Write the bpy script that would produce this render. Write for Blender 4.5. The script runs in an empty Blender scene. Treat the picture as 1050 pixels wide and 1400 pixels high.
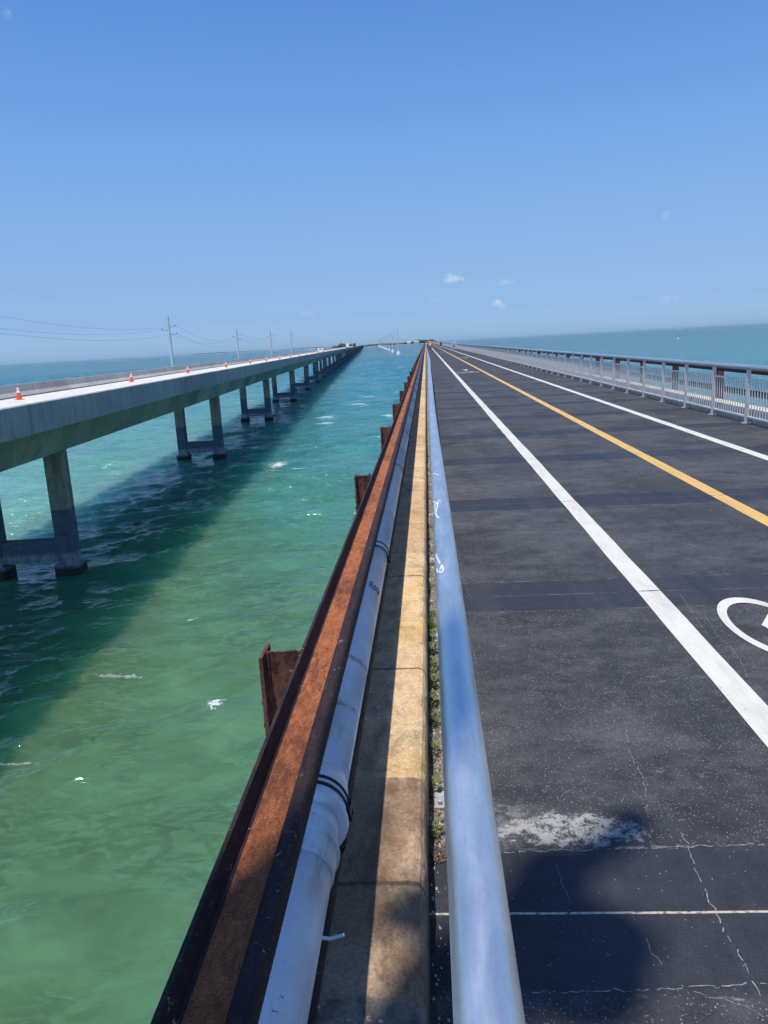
import bpy, bmesh, math, random
from mathutils import Vector, Matrix, Quaternion
random.seed(7)
R = math.radians
scene = bpy.context.scene
COL = scene.collection
WZ = -8.88          # water level; road surface is z = 0, eye is z = 1.92
EYE = 1.92

# ------------------------------------------------------------------ mesh helper
class MB:
    def __init__(s): s.v = []; s.f = []; s.sm = []
    def quad(s, pts, smooth=False):
        i = len(s.v); s.v += [tuple(p) for p in pts]; s.f.append(tuple(range(i, i + len(pts)))); s.sm.append(smooth)
    def box(s, x0, x1, y0, y1, z0, z1):
        i = len(s.v)
        s.v += [(x0,y0,z0),(x1,y0,z0),(x1,y1,z0),(x0,y1,z0),(x0,y0,z1),(x1,y0,z1),(x1,y1,z1),(x0,y1,z1)]
        for q in ((0,3,2,1),(4,5,6,7),(0,1,5,4),(1,2,6,5),(2,3,7,6),(3,0,4,7)):
            s.f.append(tuple(i + k for k in q)); s.sm.append(False)
    def prism(s, prof, ys, off=None, smooth=False, caps=True):
        """profile of (x,z), counter-clockwise seen from -y, swept along y stations; off(y)->(dx,dz)"""
        n = len(prof); i0 = len(s.v)
        for k, y in enumerate(ys):
            dx, dz = off(y) if off else (0, 0)
            s.v += [(x + dx, y, z + dz) for x, z in prof]
        for k in range(len(ys) - 1):
            a = i0 + k * n; b = a + n
            for j in range(n):
                j2 = (j + 1) % n
                s.f.append((a + j, a + j2, b + j2, b + j)); s.sm.append(smooth)
        if caps: s.caps(i0, i0 + (len(ys) - 1) * n, n)
    def caps(s, i0, e, n):
        for b in (i0, e):
            i = len(s.v); s.v += s.v[b:b + n]; s.f.append(tuple(range(i, i + n))); s.sm.append(False)
    def tube(s, pts, r, n=12, caps=True):
        pts = [Vector(p) for p in pts]
        rr = r if isinstance(r, (list, tuple)) else [r] * len(pts)
        i0 = len(s.v); prev = None
        for k, p in enumerate(pts):
            d = (pts[min(k + 1, len(pts) - 1)] - pts[max(k - 1, 0)]).normalized()
            if prev is None:
                a = Vector((0, 0, 1)) if abs(d.z) < .9 else Vector((1, 0, 0))
                u = d.cross(a).normalized()
            else:
                u = (prev - d * prev.dot(d)).normalized()
            prev = u; w = d.cross(u)
            for j in range(n):
                t = 2 * math.pi * j / n
                s.v.append(tuple(p + (u * math.cos(t) + w * math.sin(t)) * rr[k]))
        for k in range(len(pts) - 1):
            a = i0 + k * n; b = a + n
            for j in range(n):
                j2 = (j + 1) % n
                s.f.append((a + j, a + j2, b + j2, b + j)); s.sm.append(True)
        if caps: s.caps(i0, i0 + (len(pts) - 1) * n, n)
    def ellip(s, c, rad, nu=12, nv=8):
        i0 = len(s.v)
        for a in range(nv + 1):
            t = math.pi * a / nv
            for b in range(nu):
                p = 2 * math.pi * b / nu
                s.v.append((c[0] + rad[0] * math.sin(t) * math.cos(p), c[1] + rad[1] * math.sin(t) * math.sin(p), c[2] + rad[2] * math.cos(t)))
        for a in range(nv):
            for b in range(nu):
                b2 = (b + 1) % nu
                s.f.append((i0 + a * nu + b, i0 + (a + 1) * nu + b, i0 + (a + 1) * nu + b2, i0 + a * nu + b2)); s.sm.append(True)
    def build(s, name, mat, parent=None, loc=None):
        m = bpy.data.meshes.new(name); m.from_pydata(s.v, [], s.f); m.update()
        m.polygons.foreach_set('use_smooth', s.sm)
        if mat: m.materials.append(mat)
        bm = bmesh.new(); bm.from_mesh(m); bmesh.ops.recalc_face_normals(bm, faces=bm.faces); bm.to_mesh(m); bm.free()
        o = bpy.data.objects.new(name, m); COL.objects.link(o)
        if parent: o.parent = parent
        if loc: o.location = loc
        return o

def tag(o, label=None, cat=None, group=None, kind=None):
    if label: o['label'] = label
    if cat: o['category'] = cat
    if group: o['group'] = group
    if kind: o['kind'] = kind
    return o
def empty(name, loc=(0, 0, 0), rz=0, **k):
    o = bpy.data.objects.new(name, None); COL.objects.link(o); o.location = loc; o.rotation_euler.z = rz
    o.empty_display_size = .2
    return tag(o, **k)
def copy_tree(o, parent=None):
    c = o.copy(); COL.objects.link(c); c.parent = parent
    for ch in [x for x in bpy.data.objects if x.parent == o]: copy_tree(ch, c)
    return c

# ------------------------------------------------------------------ node helper
class NT:
    def __init__(s, tree): s.t = tree; s.N = tree.nodes; s.L = tree.links
    def put(s, sock, v):
        if v is None: return
        if hasattr(v, 'is_output'): s.L.new(v, sock)
        elif sock.type == 'RGBA' and isinstance(v, (tuple, list)): sock.default_value = (v[0], v[1], v[2], 1)
        elif sock.type == 'RGBA': sock.default_value = (v, v, v, 1)
        else: sock.default_value = v
    def m(s, op, a, b=None, c=None, clamp=False):
        n = s.N.new('ShaderNodeMath'); n.operation = op; n.use_clamp = clamp
        s.put(n.inputs[0], a); s.put(n.inputs[1], b); s.put(n.inputs[2], c); return n.outputs[0]
    def vm(s, op, a, b=None, out=0):
        n = s.N.new('ShaderNodeVectorMath'); n.operation = op
        s.put(n.inputs[0], a); s.put(n.inputs[1], b); return n.outputs[out]
    def pos(s): return s.N.new('ShaderNodeNewGeometry').outputs['Position']
    def obj(s): return s.N.new('ShaderNodeTexCoord').outputs['Object']
    def sep(s, v):
        n = s.N.new('ShaderNodeSeparateXYZ'); s.put(n.inputs[0], v); return n.outputs
    def comb(s, x, y, z):
        n = s.N.new('ShaderNodeCombineXYZ')
        for i, q in enumerate((x, y, z)): s.put(n.inputs[i], q)
        return n.outputs[0]
    def noise(s, v, scale, detail=3, rough=.55, dist=0):
        n = s.N.new('ShaderNodeTexNoise'); s.put(n.inputs['Vector'], v); s.put(n.inputs['Scale'], scale)
        s.put(n.inputs['Detail'], detail); s.put(n.inputs['Roughness'], rough); s.put(n.inputs['Distortion'], dist); return n.outputs[0]
    def vor(s, v, scale, feature='F1', out='Distance'):
        n = s.N.new('ShaderNodeTexVoronoi'); n.feature = feature; s.put(n.inputs['Vector'], v); s.put(n.inputs['Scale'], scale); return n.outputs[out]
    def white(s, w):
        n = s.N.new('ShaderNodeTexWhiteNoise'); n.noise_dimensions = '1D'; s.put(n.inputs['W'], w); return n.outputs['Value']
    def mr(s, v, a, b, c=0., d=1., smooth=False):
        n = s.N.new('ShaderNodeMapRange'); n.clamp = True
        if smooth: n.interpolation_type = 'SMOOTHSTEP'
        for i, q in enumerate((v, a, b, c, d)): s.put(n.inputs[i], q)
        return n.outputs[0]
    def mix(s, f, a, b, mode='MIX'):
        n = s.N.new('ShaderNodeMix'); n.data_type = 'RGBA'; n.blend_type = mode
        s.put(n.inputs[0], f); s.put(n.inputs[6], a); s.put(n.inputs[7], b); return n.outputs[2]
    def bump(s, h, strength=1., dist=.01, normal=None):
        n = s.N.new('ShaderNodeBump'); s.put(n.inputs['Height'], h); s.put(n.inputs['Strength'], strength); s.put(n.inputs['Distance'], dist)
        if normal is not None: s.put(n.inputs['Normal'], normal)
        return n.outputs[0]

def newmat(name):
    m = bpy.data.materials.new(name); m.use_nodes = True
    nt = NT(m.node_tree); b = m.node_tree.nodes['Principled BSDF']
    return m, nt, b
def setb(nt, b, color=None, rough=.6, metal=0, normal=None, spec=None):
    nt.put(b.inputs['Base Color'], color); nt.put(b.inputs['Roughness'], rough); nt.put(b.inputs['Metallic'], metal)
    if normal is not None: nt.put(b.inputs['Normal'], normal)
    if spec is not None: nt.put(b.inputs['Specular IOR Level'], spec)
def simple(name, c, rough=.6, metal=0, var=.25, scale=3., bump=.2, bscale=40, spec=.4):
    m, n, b = newmat(name); p = n.obj()
    f = n.noise(p, scale, 4, .6); k = n.mr(f, .3, .7, 1 - var, 1 + var)
    col = n.mix(1., c, n.comb(k, k, k), 'MULTIPLY')
    setb(n, b, col, rough, metal, n.bump(n.noise(p, bscale, 3), bump, .005), spec); return m

# ------------------------------------------------------------------ materials
def mat_water():
    m, n, b = newmat('sea_water'); p = n.pos(); x, y, z = n.sep(p)
    # sea-bed colour: shallow sand and turtle-grass, deepening away from the shore end
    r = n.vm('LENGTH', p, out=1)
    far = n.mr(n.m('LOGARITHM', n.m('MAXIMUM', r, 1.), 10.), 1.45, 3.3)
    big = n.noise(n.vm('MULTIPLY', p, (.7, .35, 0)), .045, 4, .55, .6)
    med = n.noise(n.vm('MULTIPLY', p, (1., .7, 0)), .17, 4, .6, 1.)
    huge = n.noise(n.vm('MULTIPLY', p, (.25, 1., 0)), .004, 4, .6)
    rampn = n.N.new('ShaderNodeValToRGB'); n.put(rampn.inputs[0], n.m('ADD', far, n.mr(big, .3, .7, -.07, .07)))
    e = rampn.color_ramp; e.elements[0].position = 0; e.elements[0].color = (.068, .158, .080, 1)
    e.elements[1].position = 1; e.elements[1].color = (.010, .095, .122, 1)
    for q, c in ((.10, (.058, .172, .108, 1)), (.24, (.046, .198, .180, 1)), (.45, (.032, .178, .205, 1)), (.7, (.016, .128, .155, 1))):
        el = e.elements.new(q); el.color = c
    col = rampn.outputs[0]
    k = n.mr(med, .3, .72, .86, 1.16); k2 = n.m('MULTIPLY', k, n.mr(huge, .35, .65, .92, 1.08))
    col = n.mix(1., col, n.comb(k2, k2, k2), 'MULTIPLY')
    left = n.m('MULTIPLY', n.mr(x, -19., -26., smooth=True), n.mr(far, .62, .3))
    col = n.mix(n.m('MULTIPLY', left, n.mr(big, .35, .6, .45, .95)), col, (.13, .30, .25))
    # drifting weed specks
    wd = n.mr(n.noise(p, 1.1, 5, .7), .73, .76)
    col = n.mix(n.m('MULTIPLY', wd, n.mr(r, 35, 25, 0, .7)), col, (.05, .075, .03))
    # foam: sparse whitecaps and the ones that can be seen breaking
    fn = n.noise(n.vm('MULTIPLY', p, (1., 2.4, 0)), 1.6, 5, .7, .5)
    foam = n.mr(n.m('ADD', n.noise(n.vm('MULTIPLY', p, (.05, .09, 0)), 1., 2, .5), n.m('MULTIPLY', fn, .55)), .995, 1.02)
    foam = n.m('MULTIPLY', foam, n.mr(r, 60, 110, 0., .4))
    for cx, cy, sx, sy, g in ((-14.6, 72.3, .8, 1.5, 1.), (-13.0, 69.6, 2.1, .45, 1.), (-7.04, 21.95, .34, .33, 1.), (-13.2, 164, 2.6, 1.7, .8),
                              (-13.2, 143.4, 2., 1.4, .7), (-11.4, 139, 1.4, 1., .8), (-16.2, 119.6, 1.8, 1.1, .6), (-6.4, 118, 1.4, 1.1, .7), (-14.9, 111, 1.6, 1., .7),
                              (-11.8, 18.8, .5, .12, .5), (-11.0, 24.5, .9, .16, .45), (-10.2, 30.2, .22, .2, .8), (-19.2, 60, .6, .5, .5)):
        d = n.vm('LENGTH', n.vm('MULTIPLY', n.vm('SUBTRACT', p, (cx, cy, WZ)), (1 / sx, 1 / sy, 0)), out=1)
        q = n.m('SUBTRACT', n.mr(d, 0, 1.6, .9, 0.), n.m('MULTIPLY', n.mr(n.m('ADD', n.m('MULTIPLY', fn, .5), n.m('MULTIPLY', n.noise(p, 7., 5, .8), .5)), .38, .58, 1, 0), .95))
        foam = n.m('MAXIMUM', foam, n.m('MULTIPLY', n.mr(q, .08, .25), g))
    col = n.mix(n.m('MULTIPLY', foam, .75), col, (.70, .78, .78))
    # waves: long streaky crests square to the wind, smaller ripples on top
    pa = n.N.new('ShaderNodeMapping'); n.put(pa.inputs[0], p); pa.inputs['Rotation'].default_value = (0, 0, R(-38)); pa.inputs['Scale'].default_value = (.5, 1., 1.)
    v = pa.outputs[0]
    w1 = n.noise(v, .30, 3, .5, .9); w2 = n.noise(v, .95, 4, .6, 1.1); w3 = n.noise(v, 4.2, 3, .6, .6)
    crest2 = n.m('SUBTRACT', 1., n.m('ABSOLUTE', n.m('MULTIPLY', n.m('SUBTRACT', n.noise(n.vm('ADD', v, (31., 7., 0)), 1.5, 3, .5, 1.0), .5), 2.4)))
    crest = n.m('SUBTRACT', 1., n.m('ABSOLUTE', n.m('MULTIPLY', n.m('SUBTRACT', n.noise(v, .62, 3, .55, 1.3), .5), 2.4)))
    out = n.m('MAXIMUM', n.mr(y, 450., 750.), n.m('MAXIMUM', n.mr(x, 1., 4.), n.mr(n.m('ADD', n.m('MULTIPLY', x, -1.), n.m('MULTIPLY', y, -.62)), 8., 12.)))
    hb = n.m('ADD', n.m('ADD', n.m('MULTIPLY', w1, 1.7), n.m('MULTIPLY', w2, .75)), n.m('MULTIPLY', crest, .85))
    h = n.m('ADD', n.m('MULTIPLY', hb, out), n.m('ADD', n.m('MULTIPLY', w3, .06), n.m('MULTIPLY', crest2, .20)))
    h = n.m('ADD', h, n.m('MULTIPLY', foam, .02))
    # light through crests and dimmer troughs, painted into the colour from wave noise
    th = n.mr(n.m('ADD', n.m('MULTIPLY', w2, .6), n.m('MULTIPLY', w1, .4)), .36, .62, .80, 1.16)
    lens = n.noise(n.vm('MULTIPLY', pa.outputs[0], (1.2, 1., 1.)), 2.3, 3, .55, 1.6)  # ripple refraction patches, likewise painted into the colour
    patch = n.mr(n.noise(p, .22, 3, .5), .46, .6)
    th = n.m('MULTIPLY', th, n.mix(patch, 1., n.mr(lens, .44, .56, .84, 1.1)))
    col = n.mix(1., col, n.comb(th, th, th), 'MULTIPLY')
    gust = n.mr(n.noise(n.vm('MULTIPLY', p, (1, 1.6, 0)), .09, 2, .5), .35, .65, .55, 1.)
    near = n.mr(r, 28., 85., .28, 1.)
    bmp = n.bump(h, n.m('MULTIPLY', gust, near), 1.1)
    setb(n, b, col, n.mr(foam, 0, 1, .10, .8), 0, bmp, n.m('MINIMUM', n.mr(r, 250., 800., .5, .17), n.mr(x, 2., 6., .5, .24))); b.inputs['IOR'].default_value = 1.33
    b.subsurface_method = 'BURLEY'; b.inputs['Subsurface Weight'].default_value = 1.; b.inputs['Subsurface Radius'].default_value = (.5, 1.6, 1.5); b.inputs['Subsurface Scale'].default_value = 5.
    return m

def joint_mask(n, y, half, wob=.0):
    t = n.m('SUBTRACT', n.m('MODULO', n.m('ADD', y, 3.32 * 20 - 2.285 + 1.66), 3.32), 1.66)
    return n.m('ABSOLUTE', t)

def mat_road():
    m, n, b = newmat('asphalt'); p = n.pos(); x, y, z = n.sep(p)
    fine = n.noise(p, 130, 3, .7); med = n.noise(p, 9, 5, .65); big = n.noise(n.vm('MULTIPLY', p, (.7, 1., 0)), .8, 6, .62, .5)
    wob = n.m('MULTIPLY', n.m('SUBTRACT', n.noise(n.vm('MULTIPLY', p, (1, .3, 0)), 1.3, 3), .5), .09)
    yy = n.m('ADD', y, wob)
    aj = joint_mask(n, n.m('ADD', y, n.m('MULTIPLY', n.m('SUBTRACT', n.noise(n.vm('MULTIPLY', p, (1, 0, 0)), 2.2, 5, .7), .5), .012)), .33); a = joint_mask(n, n.m('ADD', yy, n.m('MULTIPLY', n.m('SUBTRACT', n.noise(p, 6, 7, .8), .5), .10)), .33)
    fresh = n.m('MULTIPLY', n.mr(a, .30, .37, 1., 0.), n.mr(n.noise(p, 3.5, 5, .7), .25, .45, .75, 1.))                                   # strips of new sealer each side of a joint
    slab = n.white(n.m('FLOOR', n.m('DIVIDE', n.m('ADD', y, -.62), 3.32)))
    streak = n.noise(n.vm('MULTIPLY', p, (.8, 1.2, 0)), 3.4, 7, .72, .2)
    wear = n.m('MULTIPLY', n.mr(n.m('ADD', n.m('MULTIPLY', big, .5), n.m('MULTIPLY', streak, .5)), .44, .60), n.mr(fresh, 0, 1, 1., .12))
    base = n.mix(n.mr(slab, 0, 1, 0., .6), (.027, .0285, .0325), (.034, .0355, .0405))
    base = n.mix(fresh, base, (.0225, .025, .0325))
    base = n.mix(n.m('MULTIPLY', wear, .55), base, (.108, .107, .110))
    k = n.mr(med, .3, .7, .78, 1.22); kf = n.mr(fine, .3, .7, .6, 1.4); kk = n.m('MULTIPLY', k, kf)
    base = n.mix(1., base, n.comb(kk, kk, kk), 'MULTIPLY')
    lane = n.noise(n.vm('MULTIPLY', p, (2.2, .10, 0)), 1.3, 5, .65, .3)
    base = n.mix(n.mr(lane, .46, .62, 0., .34), base, (.060, .060, .064))
    stain = n.m('MULTIPLY', n.mr(n.noise(p, 1.1, 6, .7, .8), .58, .66), .55)
    base = n.mix(stain, base, (.016, .0165, .019))
    # bare stones showing through the worn sealer
    sd = n.vor(p, 115); sc = n.vor(p, 115, out='Color'); sr = n.sep(sc)[0]
    dens = n.m('MULTIPLY', n.mr(n.noise(p, 3.2, 4, .7, .3), .32, .64, .12, .85), n.mr(fresh, 0, 1, 1., .05))
    spk = n.m('MULTIPLY', n.mr(sd, .16, .34, 1., 0.), n.m('LESS_THAN', sr, n.m('MULTIPLY', dens, .62)))
    base = n.mix(n.m('MULTIPLY', spk, n.mr(n.noise(p, 60, 2), .3, .65, .12, .8)), base, (.42, .415, .40))
    # scratchy lighter scuffs
    scf = n.mr(n.noise(n.vm('MULTIPLY', p, (1., 1.8, 0)), 17, 7, .85, 1.0), .57, .66)
    scm = n.mr(n.noise(n.vm('MULTIPLY', p, (.6, 1.6, 0)), 1.7, 3, .6), .47, .60)
    base = n.mix(n.m('MULTIPLY', n.m('MULTIPLY', scf, scm), n.mr(fresh, 0, 1, .55, .12)), base, (.30, .29, .28))
    # the joint itself: mortar crumbs, dark gap
    crumbs = n.noise(p, 48, 3, .7)
    jl = n.mr(aj, .0035, .0065, 1., 0.)
    jwhite = n.m('MULTIPLY', n.mr(n.noise(n.vm('MULTIPLY', p, (1., 0, 0)), 1.6, 4, .8), .44, .60), n.mr(n.noise(p, 120, 3, .7), .3, .5))
    near1 = n.mr(y, 3.4, 3.6, 1., .35)
    jfac = n.m('MULTIPLY', jl, n.m('MAXIMUM', n.m('MULTIPLY', jwhite, near1), n.m('MULTIPLY', n.mr(y, 2.9, 3., 1., 0.), n.mr(crumbs, .35, .5))))
    base = n.mix(n.m('MULTIPLY', jl, .8), base, (.012, .012, .013))
    base = n.mix(jfac, base, (.48, .44, .36))
    edge = n.m('MULTIPLY', n.mr(n.m('ABSOLUTE', n.m('SUBTRACT', a, .345)), .004, .009, 1., 0.), n.mr(n.noise(p, 7, 5, .8), .52, .62))
    base = n.mix(n.m('MULTIPLY', edge, .35), base, (.36, .35, .33))
    # wandering hairline cracks filled with dust
    pc = n.vm('ADD', p, n.vm('MULTIPLY', n.vm('SUBTRACT', n.comb(n.noise(p, 9, 5, .7), n.noise(n.vm('ADD', p, (9, 3, 0)), 9, 5, .7), 0), (.5, .5, 0)), (.07, .07, 0)))
    ce = n.vor(n.vm('MULTIPLY', pc, (1., .55, 0)), .62, 'DISTANCE_TO_EDGE')
    cr = n.m('MULTIPLY', n.mr(ce, .0016, .0032, 1., 0.), n.mr(n.noise(p, 2.1, 3), .47, .58))
    base = n.mix(n.m('MULTIPLY', cr, 0.), base, (.36, .35, .33))
    # spalled patch where the topping has gone, beside the rail
    def blob(cx, cy, sx, sy, amp=.8, sc=9):
        d = n.vm('LENGTH', n.vm('MULTIPLY', n.vm('SUBTRACT', p, (cx, cy, 0)), (1 / sx, 1 / sy, 0)), out=1)
        q = n.m('SUBTRACT', n.mr(d, 0, 1.3, 1., 0.), n.m('MULTIPLY', n.m('SUBTRACT', n.noise(p, sc, 6, .8, .5), .35), amp * 2.))
        return n.m('MULTIPLY', n.mr(q, .02, .2), n.mr(a, .34, .355))
    sp = n.m('MAXIMUM', blob(.48, 2.74, .30, .12), n.m('MULTIPLY', blob(.20, 2.80, .22, .20, .9), .35))
    sp = n.m('MAXIMUM', sp, n.m('MULTIPLY', blob(.10, 3.2, .10, .6, .9), .3))
    sp2 = n.m('MULTIPLY', sp, n.mr(n.noise(p, 15, 10, .88, .3), .475, .51))
    base = n.mix(n.m('MULTIPLY', sp2, .85), base, (.36, .35, .33))
    # dusty margin against the kerb
    mg = n.m('MULTIPLY', n.mr(n.m('ADD', x, n.m('MULTIPLY', n.m('SUBTRACT', med, .5), .16)), -.01, .055, 1., 0.), n.mr(y, 2.62, 2.68))
    base = n.mix(n.m('MULTIPLY', mg, .8), base, n.mix(n.noise(p, 70, 3), (.10, .08, .055), (.33, .29, .23)))
    hh = n.m('ADD', n.m('MULTIPLY', fine, .6), n.m('MULTIPLY', n.noise(p, 45, 4, .7), .8))
    hh = n.m('SUBTRACT', hh, n.m('MULTIPLY', jl, 1.2))
    setb(n, b, base, n.mr(fresh, 0, 1, .78, .62), 0, n.bump(hh, n.mr(fresh, 0, 1, .55, .25), .006), .35)
    return m

def mat_line(name, c):
    m, n, b = newmat(name); p = n.pos(); x, y, z = n.sep(p)
    a = joint_mask(n, y, .3)
    grime = n.m('MULTIPLY', n.mr(n.noise(n.vm('MULTIPLY', p, (3., .5, 0)), 2.4, 6, .75), .48, .66), .38)
    wn = n.noise(p, 55, 5, .75); st = n.noise(p, 4, 4, .6)
    wr = n.mr(n.m('ADD', wn, n.m('MULTIPLY', st, .35)), .80, .88)
    col = n.mix(n.mr(st, .3, .7, 0, .35), c, tuple(q * .80 for q in c))
    col = n.mix(n.m('MULTIPLY', n.mr(n.noise(p, 28, 4, .7), .55, .7), .25), col, tuple(q * .6 for q in c))
    col = n.mix(grime, col, tuple(q * .55 for q in c))
    col = n.mix(n.m('MULTIPLY', wr, .8), col, (.09, .09, .09))
    col = n.mix(n.m('MULTIPLY', n.mr(a, .008, .014, 1., 0.), n.mr(n.noise(p, 20, 3), .35, .5)), col, (.05, .05, .05))
    setb(n, b, col, .6, 0, n.bump(n.noise(p, 90, 3), .3, .004), .4); return m

def mat_kerb():
    m, n, b = newmat('kerb_concrete'); p = n.pos(); x, y, z = n.sep(p)
    big = n.noise(p, 2.3, 5, .65, .4); med = n.noise(n.vm('MULTIPLY', p, (1, .5, 1)), 11, 5, .7, .3); fine = n.noise(p, 90, 3, .7)
    bare = n.mix(n.mr(big, .38, .62), (.18, .112, .070), (.41, .285, .190))
    bare = n.mix(n.mr(med, .48, .62, 0, .65), bare, (.11, .065, .042))
    paint = n.mix(n.mr(med, .35, .7), (.64, .475, .27), (.50, .31, .16))
    paint = n.mix(n.mr(n.noise(p, 26, 5, .75), .46, .66, 0, .75), paint, (.66, .56, .42))
    paint = n.mix(n.mr(big, .50, .68, 0, .75), paint, (.62, .41, .15))
    grey = n.mix(n.mr(med, .35, .65), (.075, .062, .05), (.30, .27, .23))
    # lengths cast and painted at different times
    jy = n.m('ADD', y, n.m('MULTIPLY', n.m('SUBTRACT', n.noise(p, 25, 3), .5), .02))
    f1 = n.mr(jy, 2.695, 2.705)
    seg = n.white(n.m('FLOOR', n.m('DIVIDE', n.m('ADD', y, -2.7), 1.62)))
    col = n.mix(f1, bare, paint)
    tone = n.mix(n.m('MULTIPLY', f1, n.mr(n.m('ADD', n.m('MULTIPLY', seg, .6), n.m('MULTIPLY', big, .6)), .5, .95, 0, .6)), col, (.40, .22, .11))
    f0 = n.mr(n.m('ADD', jy, n.m('MULTIPLY', n.m('SUBTRACT', n.noise(p, 7, 4), .5), .12)), 1.66, 1.68, 1., 0.)
    col = n.mix(f0, tone, grey)
    # outer half: warm shade tone put into the colour, with pale lichen spots
    outer = n.mr(n.m('ADD', x, n.m('MULTIPLY', n.m('SUBTRACT', med, .5), .05)), -.25, -.22, 1., 0.)
    outer = n.m('MULTIPLY', outer, n.mr(x, 3, 3.1, 1., 0.))
    dk = n.mix(n.mr(med, .35, .65), (.20, .125, .075), (.46, .33, .21))
    col = n.mix(n.m('MULTIPLY', outer, n.mr(y, 2.0, 2.8, .25, .8)), col, dk)
    sv = n.vor(p, 38); sel = n.sep(n.vor(p, 38, out='Color'))[0]
    ring = n.m('MULTIPLY', n.mr(sv, .18, .30, 1, 0), n.m('LESS_THAN', sel, n.m('MAXIMUM', n.mr(y, 1.75, 1.2, 0., .5), n.m('MULTIPLY', n.mr(n.noise(p, 1.9, 2), .46, .58, 0, .4), f1))))
    col = n.mix(n.m('MULTIPLY', ring, n.mr(fine, .35, .55, .1, .8)), col, (.62, .60, .56))
    soot = n.m('MULTIPLY', n.mr(n.noise(n.vm('MULTIPLY', p, (1., .6, 1)), 6., 6, .75, .6), .50, .62), n.mr(y, 1.6, 3.2, .75, .35))
    col = n.mix(soot, col, (.105, .075, .05))
    pit = n.mr(n.noise(p, 120, 4, .8), .60, .68); col = n.mix(n.m('MULTIPLY', pit, .55), col, (.09, .065, .045))
    scr = n.m('MULTIPLY', n.mr(n.vor(n.vm('ADD', p, n.vm('MULTIPLY', n.comb(n.noise(p, 9, 3), n.noise(n.vm('ADD', p, (4, 4, 4)), 9, 3), 0), (.2, .2, 0))), 5.5, 'DISTANCE_TO_EDGE'), .004, .009, 1., 0.), n.mr(n.noise(p, 4, 2), .52, .6))
    col = n.mix(n.m('MULTIPLY', scr, .5), col, (.10, .075, .055))
    # joints and arris
    jm = n.m('ABSOLUTE', n.m('SUBTRACT', n.m('MODULO', n.m('ADD', jy, 32.4 - 2.1 + .81 - .0), 1.62), .81))
    col = n.mix(n.mr(jm, .006, .012, .75, 0.), col, (.06, .045, .035))
    k = n.mr(fine, .3, .7, .75, 1.25); col = n.mix(1., col, n.comb(k, k, k), 'MULTIPLY')
    drip = n.mr(n.noise(n.vm('MULTIPLY', p, (1, 1, .15)), 16, 4, .6), .4, .7)
    side = n.mr(z, .20, .05, 0, .8)
    col = n.mix(n.m('MULTIPLY', side, drip), col, (.12, .10, .08))
    hgt = n.m('ADD', n.m('MULTIPLY', med, .7), n.m('MULTIPLY', fine, .4))
    hgt = n.m('SUBTRACT', hgt, n.mr(jm, .006, .014, 1.2, 0.))
    setb(n, b, col, .88, 0, n.bump(hgt, .7, .006), .25); return m

def mat_rust(name, lo, hi, flake=.5, sc=1.):
    m, n, b = newmat(name); p = n.pos()
    pv = n.vm('MULTIPLY', p, (1., .35, 1.))
    a = n.noise(pv, 48 * sc, 5, .8, .6); c = n.noise(pv, 5 * sc, 4, .6); f = n.noise(p, 210, 2, .6)
    col = n.mix(n.mr(n.m('ADD', n.m('MULTIPLY', a, .6), n.m('MULTIPLY', c, .4)), .42, .60), lo, hi)
    col = n.mix(n.mr(c, .52, .72, 0, .3), col, tuple(q * .45 for q in lo))
    k = n.m('MULTIPLY', n.mr(f, .3, .7, .6, 1.4), n.mr(n.m('ADD', n.sep(p)[1], n.m('MULTIPLY', c, 2.)), 1.7, 5.0, .72, 1.)); col = n.mix(1., col, n.comb(k, k, k), 'MULTIPLY')
    pk = n.m('MULTIPLY', n.mr(n.noise(p, 62, 4, .8), .62, .67), n.mr(n.noise(p, 2.6, 2), .48, .60))
    col = n.mix(n.m('MULTIPLY', pk, flake), col, (.62, .50, .32))
    setb(n, b, col, .82, 0, n.bump(n.m('ADD', a, n.m('MULTIPLY', f, .4)), .6, .004), .3); return m

def mat_galv(name='galvanised_steel', spangle=1.):
    m, n, b = newmat(name); p = n.pos()
    v = n.vm('MULTIPLY', p, (1., .25, 1.))
    a = n.noise(v, 14, 5, .6, .5); st = n.noise(n.vm('MULTIPLY', p, (1., .06, 1.)), 90, 4, .7); sp = n.vor(p, 160, out='Color'); s1 = n.sep(sp)[0]
    k = n.m('MULTIPLY', n.mr(a, .3, .7, .88, 1.10), n.mr(s1, 0, 1, .97, 1.03))
    k = n.m('MULTIPLY', k, n.mr(st, .35, .65, .95, 1.05))
    col = n.mix(1., (.73, .75, .76), n.comb(k, k, k), 'MULTIPLY')
    sc = n.m('MULTIPLY', n.mr(n.noise(n.vm('MULTIPLY', p, (1, .12, 1)), 60, 3, .6), .62, .68), n.mr(n.noise(p, 1.6, 3), .52, .6))
    col = n.mix(n.m('MULTIPLY', sc, .6), col, (.75, .77, .8))
    sm = n.mr(n.noise(p, 24, 5, .8), .70, .74); col = n.mix(n.m('MULTIPLY', sm, .5), col, (.16, .13, .11))
    setb(n, b, col, n.mr(a, .3, .7, .32, .46), .90, n.bump(a, .08, .004), .5); return m

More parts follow.
